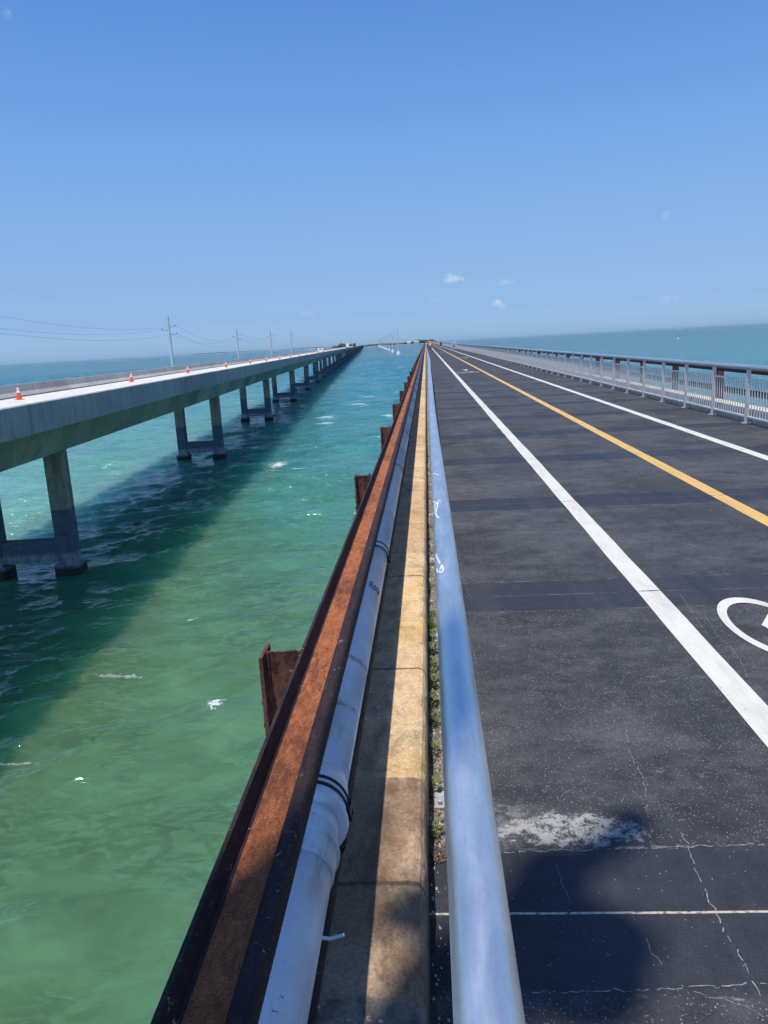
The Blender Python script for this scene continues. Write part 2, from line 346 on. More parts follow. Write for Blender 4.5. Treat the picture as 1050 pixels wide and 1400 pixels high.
def mat_pvc():
    m, n, b = newmat('plastic_pipe'); p = n.pos(); x, y, z = n.sep(p)
    a = n.noise(p, 5, 4, .6, .4); st = n.noise(n.vm('MULTIPLY', p, (1, .12, 1)), 30, 4, .7)
    age = n.mr(y, 1.9, 9., 0., 1.)
    c0 = n.mix(age, (.80, .82, .84), (.60, .60, .55))
    k = n.mr(a, .3, .7, .9, 1.08); col = n.mix(1., c0, n.comb(k, k, k), 'MULTIPLY')
    st1 = n.m('MULTIPLY', n.mr(st, .53, .66), n.mr(n.noise(p, 2.2, 3), .46, .64))
    col = n.mix(n.m('MULTIPLY', st1, .6), col, (.36, .29, .18))
    side = n.mr(x, -.34, -.30, 0, .4); col = n.mix(n.m('MULTIPLY', side, n.mr(n.noise(p, 3.1, 3), .42, .62)), col, (.24, .20, .11))
    dk = n.m('MULTIPLY', n.mr(n.noise(n.vm('MULTIPLY', p, (.5, 1.6, 1)), 30, 4, .8), .665, .69), n.mr(n.noise(p, 1.5, 2), .42, .52))
    col = n.mix(n.m('MULTIPLY', dk, .8), col, (.07, .065, .07))
    # rust stain rings that dripped from the rail above
    for cy, w in ((2.93, .035), (2.52, .03)):
        g = n.m('MULTIPLY', n.mr(n.m('ABSOLUTE', n.m('SUBTRACT', y, n.m('ADD', cy, n.m('MULTIPLY', n.m('SUBTRACT', n.noise(p, 25, 3), .5), .07)))), w * .3, w, 1., 0.), n.mr(n.noise(p, 34, 5, .75), .40, .58))
        col = n.mix(n.m('MULTIPLY', g, .75), col, (.19, .10, .055))
    setb(n, b, col, .38, 0, n.bump(a, .1, .004), .45); return m

def mat_hw(name, c, kind='deck'):
    m, n, b = newmat(name); p = n.obj(); x, y, z = n.sep(p)
    a = n.noise(n.vm('MULTIPLY', p, (1., .5, 1.)), .7, 5, .65, .4); st = n.noise(n.vm('MULTIPLY', p, (1., 1., .12)), 2.2, 5, .65); f = n.noise(p, 9, 4, .7)
    k = n.m('MULTIPLY', n.mr(a, .3, .7, .84, 1.14), n.mr(f, .3, .7, .9, 1.1))
    col = n.mix(1., c, n.comb(k, k, k), 'MULTIPLY')
    if kind == 'box':
        s = n.white(n.m('FLOOR', n.m('DIVIDE', n.m('ADD', y, n.m('MULTIPLY', z, .8)), 5.14)))
        kk = n.mr(s, 0, 1, .66, 1.22); col = n.mix(1., col, n.comb(kk, kk, kk), 'MULTIPLY')
        s2 = n.white(n.m('ADD', 7.3, n.m('FLOOR', n.m('DIVIDE', n.m('ADD', y, n.m('MULTIPLY', z, 1.1)), 1.71))))
        col = n.mix(n.m('MULTIPLY', n.m('GREATER_THAN', s2, .72), .35), col, (.46, .45, .38))
        col = n.mix(n.mr(st, .54, .7, 0, .55), col, (.11, .12, .10))
        j = n.m('ABSOLUTE', n.m('SUBTRACT', n.m('MODULO', n.m('ADD', y, 514.), 5.14), 2.57))
        col = n.mix(n.mr(j, .02, .05, .5, 0), col, (.08, .08, .08))
    elif kind == 'barrier':
        j = n.m('ABSOLUTE', n.m('SUBTRACT', n.m('MODULO', n.m('ADD', y, 608.), 6.1), 3.05))
        col = n.mix(n.mr(j, .02, .05, .5, 0), col, tuple(q * .5 for q in c))
        col = n.mix(n.mr(st, .50, .66, 0, .5), col, tuple(q * .55 for q in c))
        bl = n.white(n.m('FLOOR', n.m('DIVIDE', y, 12.2))); bk = n.mr(bl, 0, 1, .88, 1.1); col = n.mix(1., col, n.comb(bk, bk, bk), 'MULTIPLY')
        dr = n.noise(n.vm('MULTIPLY', p, (1., 1.6, .06)), 1.5, 4, .7); col = n.mix(n.mr(dr, .58, .66, 0, .4), col, tuple(q * .45 for q in c))
    elif kind == 'pier':
        wet = n.mr(n.m('ADD', z, n.m('MULTIPLY', n.m('SUBTRACT', f, .5), .12)), -5.37, -5.33, 1., 0.)
        col = n.mix(n.mr(st, .46, .66, 0, .75), col, (.13, .11, .085))
        col = n.mix(n.m('MULTIPLY', n.mr(n.noise(p, 3.5, 5, .75), .56, .60), .5), col, (.06, .055, .05))
        wc = n.mix(n.mr(n.noise(p, 3, 5, .7), .3, .7), (.085, .105, .14), (.15, .175, .22))
        col = n.mix(wet, col, wc)
        salt = n.m('MULTIPLY', n.mr(z, -7.55, -7.75), n.mr(n.noise(n.vm('MULTIPLY', p, (1, 1, .4)), 3., 5, .75), .36, .56))
        col = n.mix(n.m('MULTIPLY', salt, .75), col, (.38, .40, .43))
        col = n.mix(n.mr(n.m('ADD', z, n.m('MULTIPLY', f, .3)), -8.05, -8.25, 0, .95), col, (.030, .028, .022))
    elif kind == 'deck':
        s = n.noise(n.vm('MULTIPLY', p, (6., .02, 1)), 1., 3, .6)
        col = n.mix(n.mr(s, .45, .7, 0, .3), col, tuple(q * .72 for q in c))
    setb(n, b, col, .85, 0, n.bump(f, .4, .02), .3); return m

M = {}
M['water'] = mat_water(); M['road'] = mat_road()
M['white_line'] = mat_line('white_road_paint', (.64, .615, .54)); M['yellow_line'] = mat_line('yellow_road_paint', (.66, .40, .115))
M['kerb'] = mat_kerb()
M['rust'] = mat_rust('orange_rust', (.15, .048, .022), (.46, .152, .055), .25)
M['rust_dark'] = mat_rust('shaded_scaled_rust', (.016, .010, .012), (.052, .029, .032), .7)  # near-black: shade on the rail foot put into the rust colour
M['rust_post'] = mat_rust('scaled_post_rust', (.060, .022, .016), (.30, .13, .085), 1., .6)
M['galv'] = mat_galv(); M['pvc'] = mat_pvc()
M['galv_panel'] = simple('dull_galvanised', (.62, .62, .60), .55, .0, .12, 4., .1)
M['plate'] = simple('dull_zinc_plate', (.36, .37, .38), .6, 0, .25, 20)
M['kerb_cream'] = simple('cream_kerb_paint', (.64, .57, .46), .9, 0, .25, 4)
M['black_strap'] = simple('black_rubber', (.014, .014, .016), .45, 0, .2)
M['white_plastic'] = simple('white_plastic', (.70, .70, .68), .5)
M['scrawl'] = simple('white_marker', (.68, .70, .73), .6, 0, .1)
M['print'] = simple('faded_print', (.24, .13, .15), .7, 0, .5, 60)
M['steel'] = simple('weathered_girder', (.16, .12, .10), .8)
M['old_conc'] = simple('old_concrete', (.36, .33, .28), .9)
M['hw_box'] = mat_hw('box_girder_concrete', (.35, .36, .345), 'box')
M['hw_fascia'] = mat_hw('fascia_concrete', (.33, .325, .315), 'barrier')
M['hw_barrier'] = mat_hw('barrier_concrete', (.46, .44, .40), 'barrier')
M['hw_deck'] = mat_hw('pale_deck_concrete', (.60, .57, .52), 'deck')
M['hw_pier'] = mat_hw('pier_concrete', (.33, .31, .27), 'pier')
M['pole'] = simple('pole_concrete', (.74, .73, .69), .85, 0, .12, .3)
M['pile_cap'] = simple('white_pile_cap', (.82, .81, .78), .8, 0, .08, .3)
M['wire'] = simple('power_cable', (.33, .39, .47), .6)
M['insul'] = simple('insulator', (.16, .17, .19), .5)
M['orange'] = simple('orange_plastic', (.85, .085, .025), .5, 0, .08)
M['reflector'] = simple('white_reflective_collar', (.82, .82, .80), .45, 0, .05)
M['cone_base'] = simple('cone_base_rubber', (.75, .07, .03), .6, 0, .1)
M['car_white'] = simple('white_car_paint', (.80, .80, .80), .25, 0, .03, 1, 0)
M['car_dark'] = simple('dark_green_paint', (.035, .055, .045), .3, 0, .03, 1, 0)
M['glass'] = simple('dark_glass', (.02, .025, .03), .08, 0, .0, 1, 0)
M['tyre'] = simple('tyre_rubber', (.02, .02, .02), .8)
M['lamp_red'] = simple('red_lens', (.5, .02, .02), .3)
M['skin'] = simple('skin', (.52, .30, .21), .55, 0, .08, 9, .05)
M['pink'] = simple('pink_shirt', (.80, .42, .44), .8, 0, .1, 12)
M['red_cloth'] = simple('red_shirt', (.55, .12, .14), .8, 0, .1, 12)
M['white_cloth'] = simple('white_cloth', (.80, .80, .80), .8, 0, .06, 12)
M['dark_cloth'] = simple('dark_shorts', (.06, .05, .07), .85, 0, .1, 12)
M['maroon'] = simple('maroon_shorts', (.30, .07, .10), .85, 0, .1, 12)
M['hair'] = simple('dark_hair', (.03, .022, .018), .7)
M['bike'] = simple('red_bicycle_paint', (.45, .05, .06), .4)
M['sign_white'] = simple('sign_white', (.84, .83, .88), .5, 0, .03)
M['sign_blue'] = simple('sign_lavender_blue', (.20, .18, .46), .5, 0, .05)
M['bin'] = simple('dark_bin', (.03, .045, .05), .6)
M['buoy'] = simple('buoy_white', (.86, .86, .84), .5, 0, .03)
M['leaf_far'] = simple('mangrove_foliage', (.055, .085, .05), .9, 0, .5, .06)
M['sand'] = simple('sand', (.45, .41, .33), .9)
M['wall_white'] = simple('white_wall', (.80, .79, .75), .8, 0, .04)
M['roof'] = simple('pale_roof', (.62, .62, .62), .7)
M['weed'] = simple('weed_green', (.13, .155, .05), .75, 0, .5, 6)
M['weed_dry'] = simple('dry_grass', (.42, .33, .18), .8, 0, .35, 6)
M['pebble'] = simple('loose_stone', (.48, .45, .41), .9, 0, .4, 18)
M['dust'] = simple('crack_dust', (.27, .26, .24), .9, 0, .3, 30)
M['litter'] = simple('leaf_litter', (.17, .10, .065), .9, 0, .5, 14)

# ------------------------------------------------------------------ camera, world, light
cam = bpy.data.cameras.new('camera'); co = bpy.data.objects.new('camera', cam); COL.objects.link(co)
Rm = Matrix(((0.9971990515722778, 0.040332896419447914, 0.0629865780128413), (0.052820378889870116, 0.21646559084100253, -0.9748603261779537), (-0.05295336738376721, 0.9754567675957114, 0.21372888301407936)))
co.matrix_world = Matrix.Translation((0, 0, EYE)) @ Rm.to_4x4()
cam.sensor_fit = 'VERTICAL'; cam.sensor_height = 24; cam.lens = 1052 / 1400 * 24
cam.clip_start = .05; cam.clip_end = 90000
scene.camera = co

def pix(px, py):        # direction seen at a pixel of the photograph
    return (Rm @ Vector((px - 525, -(py - 700), -1052))).normalized()
def at_z(px, py, z):
    d = pix(px, py); return Vector((0, 0, EYE)) + d * ((z - EYE) / d.z)

SUN = Vector((-.105, -.21, 1)).normalized()
el = math.asin(SUN.z); az = math.atan2(SUN.x, SUN.y)
sl = bpy.data.lights.new('sun', 'SUN'); sl.energy = 4.6; sl.angle = R(.53); sl.color = (1., .955, .87)
so = bpy.data.objects.new('sun', sl); COL.objects.link(so); so.rotation_euler = SUN.to_track_quat('Z', 'Y').to_euler()

world = bpy.data.worlds.new('World'); scene.world = world; world.use_nodes = True
wn = NT(world.node_tree); bg = world.node_tree.nodes['Background']
sky = wn.N.new('ShaderNodeTexSky'); sky.sky_type = 'NISHITA'; sky.sun_disc = False
sky.sun_elevation = el; sky.sun_rotation = az; sky.air_density = 1.0; sky.dust_density = .6; sky.ozone_density = 2.2; sky.altitude = 0
dirv = wn.N.new('ShaderNodeTexCoord').outputs['Generated']
cm = None
nz = wn.noise(dirv, 90, 5, .65, .4)
for px, py, sx, sz, amp in ((620, 380, .022, .009, .60), (692, 387, .018, .008, .42), (681, 414, .013, .009, .42), (591, 409, .014, .008, .2), (911, 293, .010, .010, .28),
                            (420, 427, .014, .008, .28), (5, 18, .012, .008, .2), (916, 407, .022, .006, .15), (978, 402, .012, .006, .15), (626, 97, .009, .005, .1)):
    c = pix(px, py)
    sx *= 1.35; sz *= 1.35; d = wn.vm('LENGTH', wn.vm('MULTIPLY', wn.vm('SUBTRACT', dirv, tuple(c)), (1 / sx, .6 / sx, 1 / sz)), out=1)
    q = wn.m('SUBTRACT', wn.mr(d, 0, 1.25, 1., 0.), wn.m('MULTIPLY', wn.m('SUBTRACT', nz, .22), 1.9))
    q = wn.m('MULTIPLY', wn.mr(q, .0, .9, smooth=True), amp * .8)
    cm = q if cm is None else wn.m('MAXIMUM', cm, q)
dz = wn.sep(dirv)[2]
rmp = wn.N.new('ShaderNodeValToRGB'); wn.put(rmp.inputs[0], dz); e = rmp.color_ramp     # marine air: bluer towards the horizon than the standard sky
e.elements[0].position = .006; e.elements[0].color = (.297, .495, .92, 1); e.elements[1].position = .6; e.elements[1].color = (.34, .54, .80, 1)
for q, c in ((.038, (.267, .402, .72, 1)), (.08, (.31, .409, .61, 1)), (.148, (.383, .485, .643, 1)), (.227, (.415, .56, .737, 1)), (.358, (.36, .55, .77, 1))):
    el_ = e.elements.new(q); el_.color = c
skyc = wn.vm('MULTIPLY', wn.vm('MULTIPLY', sky.outputs[0], rmp.outputs[0]), (2., 2., 2.))
wn.put(bg.inputs['Color'], wn.mix(cm, skyc, (9., 9.2, 9.6))); bg.inputs['Strength'].default_value = .108

vs = scene.view_settings; vs.view_transform = 'Standard'; vs.look = 'None'; vs.exposure = 0; vs.gamma = 1
scene.render.engine = 'CYCLES'

# ------------------------------------------------------------------ sea
import numpy as np
def build_sea():
    """choppy wind sea: real Gerstner waves in the near channel, flat beyond"""
    rng = np.random.default_rng(11)
    ys = [6.]
    while ys[-1] < 760: ys.append(ys[-1] + min(.62 + max(0, ys[-1] - 300) * .0016, max(.10, ys[-1] ** 2 / 8300 * .55)))
    ys = np.array(ys); nc = 430; u = np.linspace(0, 1, nc)
    xl = -(.62 * ys + 12); xr = 4.
    X = xl[:, None] + (xr - xl)[:, None] * u[None, :]; Yg = np.repeat(ys[:, None], nc, 1)
    sp = np.maximum((xr - xl) / (nc - 1), np.gradient(ys))[:, None] * np.ones_like(X)
    ex = np.minimum(np.minimum((X - xl[:, None]), (xr - X)) / 3., 1); ey = np.minimum(np.minimum(Yg - ys[0], (ys[-1] - Yg) / 80) / 3., 1)
    fade = np.clip(np.minimum(ex, ey), 0, 1); fade = fade * fade * (3 - 2 * fade)
    Z = np.zeros_like(X); DX = np.zeros_like(X); DY = np.zeros_like(X)
    gust = np.zeros_like(X)
    for k in range(10):
        a = rng.uniform(0, 6.28); L = rng.uniform(9, 34); gust += np.sin((X * np.cos(a) + Yg * np.sin(a)) * 6.283 / L + rng.uniform(0, 6.28))
    gust = .85 + .30 * np.clip(gust / 3., -1, 1)
    gust = gust * (.68 + .32 * np.clip((Yg - 16) / 30, 0, 1))
    N = 84; lam = np.exp(np.linspace(np.log(.42), np.log(7.5), N)); slope = .27 * math.sqrt(2 / N)
    for k in range(N):
        L = lam[k] * rng.uniform(.95, 1.05); th = math.radians(-56) + rng.normal(0, .42); kx, ky = math.cos(th) * 6.2832 / L, math.sin(th) * 6.2832 / L
        s_ = slope * (1.2 if L < 3.2 else .8)
        att = np.clip((L / sp - 2.5) / 2.5, 0, 1)
        ph = X * kx + Yg * ky + rng.uniform(0, 6.28); A = s_ * L / 6.2832 * att * fade * gust
        Z += A * np.cos(ph); DX -= .9 * A * math.cos(th) * np.sin(ph); DY -= .9 * A * math.sin(th) * np.sin(ph)
    V = np.stack([X + DX, Yg + DY, WZ + Z], -1).reshape(-1, 3)
    nr = len(ys); idx = np.arange(nr * nc).reshape(nr, nc)
    F = np.stack([idx[:-1, :-1], idx[:-1, 1:], idx[1:, 1:], idx[1:, :-1]], -1).reshape(-1, 4)
    A_, B_, C_, D_ = idx[0, -1], idx[-1, -1], idx[-1, 0], idx[0, 0]
    extra = []; faces = []; prev = [A_, B_, C_, D_]; base = len(V)
    for Rr in (2500., 60000.):
        q = [base + len(extra) + k for k in range(4)]; extra += [(Rr, -Rr, WZ), (Rr, Rr, WZ), (-Rr, Rr, WZ), (-Rr, -Rr, WZ)]
        for k in range(4): faces.append([prev[k], q[k], q[(k + 1) % 4], prev[(k + 1) % 4]])
        prev = q
    V = np.concatenate([V, np.array(extra)]); F = np.concatenate([F, np.array(faces)])
    me = bpy.data.meshes.new('sea'); me.vertices.add(len(V)); me.vertices.foreach_set('co', V.astype(np.float32).ravel())
    me.loops.add(F.size); me.loops.foreach_set('vertex_index', F.astype(np.int32).ravel())
    me.polygons.add(len(F)); me.polygons.foreach_set('loop_start', np.arange(0, F.size, 4, dtype=np.int32)); me.polygons.foreach_set('loop_total', np.full(len(F), 4, np.int32))
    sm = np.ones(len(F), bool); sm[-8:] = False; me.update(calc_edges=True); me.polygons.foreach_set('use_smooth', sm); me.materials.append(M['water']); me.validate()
    o = bpy.data.objects.new('sea', me); COL.objects.link(o); return tag(o, kind='structure')
build_sea()

# ------------------------------------------------------------------ old bridge: road, kerbs, structure
Y0, Y1 = -9., 3300.
KX = -.066
g = MB(); g.quad([(KX - .0, Y0, 0), (6.33, Y0, 0), (6.33, Y1, 0), (KX, Y1, 0)])
road = tag(g.build('road', M['road']), kind='structure')
def stripe(x0, x1, mat):
    q = MB(); ys = [Y0 + .5 * k for k in range(100)] + [41 + 10 * k for k in range(300)]
    rn = random.Random(int(x0 * 100))
    e = [(x0 + rn.uniform(-.004, .004), x1 + rn.uniform(-.004, .004)) for _ in ys]
    for k in range(len(ys) - 1):
        q.quad([(e[k][0], ys[k], .004), (e[k][1], ys[k], .004), (e[k + 1][1], ys[k + 1], .004), (e[k + 1][0], ys[k + 1], .004)])
    return q.build('lane_line', mat, road)
stripe(1.505, 1.675, M['white_line']); stripe(3.215, 3.385, M['yellow_line']); stripe(4.79, 4.96, M['white_line'])

def bike_symbol(cx, cy, flip=1):
    q = MB(); sx, sy = 1.0, 2.16        # stretched along the road as painted symbols are
    def P(u, v): return (cx + u * sx * flip, cy + v * sy * flip, .0042)
    def ring(u, v, r, t=.052, n=40):
        for k in range(n):
            a, b_ = 2 * math.pi * k / n, 2 * math.pi * (k + 1) / n
            q.quad([P(u + r * math.cos(a), v + r * math.sin(a)), P(u + r * math.cos(b_), v + r * math.sin(b_)), P(u + (r - t) * math.cos(b_), v + (r - t) * math.sin(b_)), P(u + (r - t) * math.cos(a), v + (r - t) * math.sin(a))])
    def bar(a, b_, t=.045):
        d = Vector((b_[0] - a[0], b_[1] - a[1])); nn = Vector((-d.y, d.x)).normalized() * t / 2
        z = .0044
        q.quad([P(a[0] + nn.x, a[1] + nn.y)[:2] + (z,), P(b_[0] + nn.x, b_[1] + nn.y)[:2] + (z,), P(b_[0] - nn.x, b_[1] - nn.y)[:2] + (z,), P(a[0] - nn.x, a[1] - nn.y)[:2] + (z,)])
    ring(-.38, 0, .262); ring(.38, 0, .262)
    z_ = .0044
    for k, (a, b_) in enumerate((((-.41, -.01), (-.03, .27)), ((-.41, -.01), (.0, .0)), ((-.03, .27), (.0, .0)), ((-.03, .27), (.26, .30)), ((.0, .0), (.26, .30)), ((.38, 0), (.22, .40)), ((.22, .42), (.36, .42)), ((-.02, .36), (.10, .36)), ((-.03, .27), (.02, .35)))):
        d = Vector((b_[0] - a[0], b_[1] - a[1])); nn = Vector((-d.y, d.x)).normalized() * .022; zz = .0044 + .0003 * k
        q.quad([P(a[0] + nn.x, a[1] + nn.y)[:2] + (zz,), P(b_[0] + nn.x, b_[1] + nn.y)[:2] + (zz,), P(b_[0] - nn.x, b_[1] - nn.y)[:2] + (zz,), P(a[0] - nn.x, a[1] - nn.y)[:2] + (zz,)])
    q.build('bicycle_symbol', M['white_line'], road)
def arrow_mark(cx, cy, flip=1):
    q = MB(); pts = [(-.06, -.9), (.06, -.9), (.06, .3), (.26, .3), (0, .95), (-.26, .3), (-.06, .3)]
    q.quad([(cx + a * flip, cy + b_ * flip, .0045) for a, b_ in pts]); q.build('arrow_marking', M['white_line'], road)
bike_symbol(2.525, 4.83)
bike_symbol(2.40, 46.0); arrow_mark(2.45, 49.6)
bike_symbol(4.08, 84.5, -1); arrow_mark(4.08, 81.5, -1)
bike_symbol(2.40, 128.0); arrow_mark(2.45, 131.6)

def crack(pts, w_=.0018, world_pts=False):
    rn = random.Random(len(pts) + int(pts[0][0])); P = [at_z(a, b_, .0015) for a, b_ in pts]
    fine = []
    for a, b_ in zip(P, P[1:]):
        n_ = max(2, int((b_ - a).length / .018))
        for k in range(n_): fine.append(a.lerp(b_, k / n_) + Vector((rn.gauss(0, .004), rn.gauss(0, .004), 0)))
    fine.append(P[-1]); q = MB()
    for k in range(len(fine) - 1):
        if rn.random() < .22: continue
        d = (fine[k + 1] - fine[k]).normalized(); nn = Vector((-d.y, d.x, 0)); wa, wb = (w_ * rn.uniform(.2, 1.) for _ in (0, 1))
        q.quad([fine[k] - nn * wa, fine[k + 1] - nn * wb, fine[k + 1] + nn * wb, fine[k] + nn * wa])
    q.build('crack', M['dust'], road)
for pts in ([(928, 1132), (941, 1158), (950, 1186), (962, 1210), (973, 1236), (985, 1262), (1002, 1292), (1018, 1318), (1034, 1348), (1046, 1372)],
            [(762, 1184), (768, 1206), (776, 1224), (779, 1240)], [(853, 985), (862, 1032), (880, 1064), (884, 1100), (888, 1130), (890, 1154)],
            [(883, 1284), (892, 1304), (905, 1318)], [(930, 1352), (970, 1362), (1010, 1372), (1050, 1392)], [(628, 832), (637, 858), (646, 884), (650, 905)],
            [(619, 732), (628, 762), (633, 790), (641, 815)], [(962, 838), (978, 866), (1000, 886), (1012, 902), (1022, 926), (1046, 945)], [(930, 812), (950, 842), (968, 868)]):
    crack(pts, .0022 if pts[0][0] == 928 else .0013)
crack([(686, 1360), (780, 1356), (860, 1353), (960, 1350), (1048, 1345)], .0022)
crack([(690, 1166), (760, 1163), (850, 1160), (930, 1158), (1045, 1154)], .0025)

# kerbs: chipped arris near the eye
def kerb(xo, xi, sgn, mat):
    ys = [Y0, -2, 0, .6] + [.8 + .03 * k for k in range(1, 380)] + [12.5 + .5 * k for k in range(80)] + [60, 100, 300, 1000, Y1]
    top = .27; q = MB(); rn = random.Random(5)
    nrow = None; prof0 = [(xo, -.55), (xo, top - .01), (xo + sgn * .01, top), (xi - sgn * .042, top), (xi - sgn * .018, top - .008), (xi - sgn * .006, top - .028), (xi, top - .055), (xi, -.12)]
    i0 = 0; w1 = 0; chip = 0
    for y in ys:
        w1 = w1 * .85 + rn.uniform(-.0016, .0016)
        if 0 < y < 40 and rn.random() < .05: chip = rn.uniform(.004, .016)
        else: chip *= .55
        for j, (x, z) in enumerate(prof0):
            dx = dz = 0
            if 3 <= j <= 6 and .5 < y < 40: dx = w1 - sgn * chip * (.5 if j in (3, 6) else 1) + rn.uniform(-.0009, .0009); dz = -chip * .5 * (j in (4, 5)) + rn.uniform(-.0006, .0006)
            q.v.append((x + dx, y, z + dz))
    n_ = len(prof0)
    for k in range(len(ys) - 1):
        for j in range(n_):
            j2 = (j + 1) % n_; a = k * n_; b_ = a + n_
            q.f.append((a + j, a + j2, b_ + j2, b_ + j)); q.sm.append(False)
    return tag(q.build('kerb', mat), kind='structure')
kerb(-.405, KX, 1, M['kerb'])
kerb(6.70, 6.36, -1, M['kerb_cream'])

old = empty('old_bridge', (0, 0, 0), label='old low bridge carrying the path between rusty rails, on concrete piers in the sea', cat='bridge')
q = MB(); q.box(-.40, 6.69, Y0, Y1, -.62, -.02); q.build('deck_slab', M['old_conc'], old)
for gx in (.5, 5.6):
    q = MB(); q.box(gx - .02, gx + .02, Y0, Y1, -2.3, -.64); q.box(gx - .18, gx + .18, Y0, Y1, -2.34, -2.301); q.box(gx - .18, gx + .18, Y0, Y1, -.66, -.621)
    q.build('girder', M['steel'], old)
def old_pier():
    q = MB(); q.box(-.3, 6.6, -.9, .9, -2.9, -2.345)
    i = len(q.v)
    q.v += [(.1, -.7, -2.9), (6.2, -.7, -2.9), (6.2, .7, -2.9), (.1, .7, -2.9), (-.4, -1.1, WZ - 1), (6.7, -1.1, WZ - 1), (6.7, 1.1, WZ - 1), (-.4, 1.1, WZ - 1)]
    for f_ in ((0, 1, 5, 4), (1, 2, 6, 5), (2, 3, 7, 6), (3, 0, 4, 7)): q.f.append(tuple(i + k for k in f_)); q.sm.append(False)
    return q.build('pier', M['old_conc'], old)
pp = old_pier(); pp.location.y = 10
for k in range(1, 90):
    c = pp.copy(); COL.objects.link(c); c.parent = old; c.location.y = 10 + 24.4 * k

# ------------------------------------------------------------------ rusty rails laid on their sides, on I-beam posts
def rail_parts(xf, zc, sgn, parent, first=True):
    """xf = outer face of the foot; head points towards the road (sgn=+1: towards +x)"""
    Y = lambda: [Y0] + [0, 4, 8, 15, 30, 60, 150, 500, 1500, Y1]
    foot = [(0, -.066), (.009, -.066), (.0135, -.012), (.020, -.008), (.020, .008), (.0135, .012), (.009, .066), (0, .066)]
    web = [(.020, -.0078), (.0885, -.0078), (.0885, .0078), (.020, .0078)]
    hp = []
    for k in range(14):   # rounded railhead
        a = 2 * math.pi * k / 14; ca, sa = math.cos(a), math.sin(a)
        e = .55; hp.append((.1085 + .0195 * math.copysign(abs(ca) ** e, ca), .0335 * math.copysign(abs(sa) ** e, sa)))
    def mk(prof): return [(xf + sgn * a, zc + b_) for a, b_ in prof]
    f_ = MB(); f_.prism(mk(foot), Y()); w_ = MB(); w_.prism(mk(web), Y()); h_ = MB(); h_.prism(mk(hp), Y(), smooth=True)
    return f_, w_, h_
def post_mesh(xo, sgn, ztop):
    q = MB(); zb = -.75; d = .142
    def bx(a, b_, y0, y1, z0, z1):
        x0, x1 = sorted((xo + sgn * a, xo + sgn * b_)); q.box(x0, x1, y0, y1, z0, z1)
    bx(0, .012, -.062, .062, zb, ztop)                  # outer flange
    bx(.0125, d - .0125, -.005, .005, zb, ztop - .004)  # web
    bx(d - .012, d, -.062, .062, zb, ztop - .001)       # inner flange
    # fillets at web roots
    for s_ in (-1, 1):
        bx(.0122, .021, s_ * .009 - .004, s_ * .009 + .004, zb, ztop - .006)
        bx(d - .021, d - .0122, s_ * .009 - .004, s_ * .009 + .004, zb, ztop - .006)
    for z_ in (ztop - .16, ztop - .24):
        for s_ in (-.032, .032): q.tube([(xo + sgn * (.012), s_, z_), (xo - sgn * .008, s_, z_)], .012, 6)
    # bent clip that holds the rail foot
    bx(d - .034, d - .022, -.060, -.052, ztop - .10, ztop + .022)
    bx(d - .05, d - .034, -.056, -.046, ztop - .09, ztop - .05)
    return q
def rusty_barrier(xf, sgn, label, far):
    root = empty('rail_barrier', (xf, 0, 0), label=label, cat='barrier')
    for nm, zc in (('upper_rail', .945), ('lower_rail', .470)):
        F, W_, H = rail_parts(0 if zc > .6 else -sgn * .012, zc, sgn, root)
        o = W_.build(nm, M['rust'], root); F.build('rail_foot', M['rust_dark'], o); H.build('rail_head', M['rust_dark'], o)
    pm = post_mesh(-sgn * .1425, sgn, .975).build('post', M['rust_post'], root); pm.location.y = 2.30
    last = 99
    for k in range(1, last):
        c = pm.copy(); COL.objects.link(c); c.parent = root; c.location = (0, 2.30 + 3.32 * k, 0)
    q = MB()
    for k in range(last, 450):
        y = 2.30 + 3.32 * k
        x0, x1 = sorted((-sgn * .1425, -sgn * .0005)); q.box(x0, x1, y - .06, y + .06, -.7, .985)
    tag(q.build('post', M['rust_post'], root), kind='stuff')
    # fish-plate joints in the upper rail
    for y in (27.2, 39.6, 17.1):
        q = MB(); x0, x1 = sorted((sgn * .024, sgn * .094)); q.box(x0, x1, y - .28, y + .28, .9531, .967)
        for k in range(4): q.tube([(sgn * .06, y - .2 + .133 * k, .967), (sgn * .06, y - .2 + .133 * k, .985)], .014, 8)
        q.build('joint_plate', M['rust'], root)
    return root
left_b = rusty_barrier(-.422, 1, 'rusty rail fence on I-beam posts along the left kerb, the blue pipe strapped to it', True)
right_b = rusty_barrier(6.85, -1, 'rusty rail fence standing behind the picket railing on the right edge', True)

# ------------------------------------------------------------------ plastic pipe strapped on the lower rail
PX, PZ, PR = -.378, .600, .083
pipe = empty('pipe', (PX, 0, PZ), label='pale blue plastic pipe strapped along the lower rusty rail with black bands', cat='pipe')
joints = [1.22, 7.9, 14, 20.1, 26.2]
def cyl(prof, name, mat, parent, n=40):    # prof: (y, r)
    q = MB()
    for (ya, ra), (yb, rb) in zip(prof, prof[1:]): q.tube([(0, ya, 0), (0, yb, 0)], [ra, rb], n, False)
    q.v += [(0, prof[0][0], 0), (0, prof[-1][0], 0)]; a = len(q.v) - 2; e = a - n
    for j in range(n): q.f += [(a, j, (j + 1) % n), (a + 1, e + j, e + (j + 1) % n)]; q.sm += [False, False]
    return q.build(name, mat, parent)
o = cyl([(-9, PR + .0015), (1.18, PR + .0015), (1.20, PR + .003), (1.22, PR + .003), (1.24, PR + .0015), (1.70, PR + .0015)], 'pipe_section', M['pvc'], pipe)
o = cyl([(1.7005, PR + .003), (1.715, PR + .006), (1.785, PR + .006), (1.788, PR + .012), (1.80, PR + .012), (1.803, PR + .0045), (1.842, PR + .0035), (1.848, PR + .0005)], 'pipe_socket', M['pvc'], pipe)
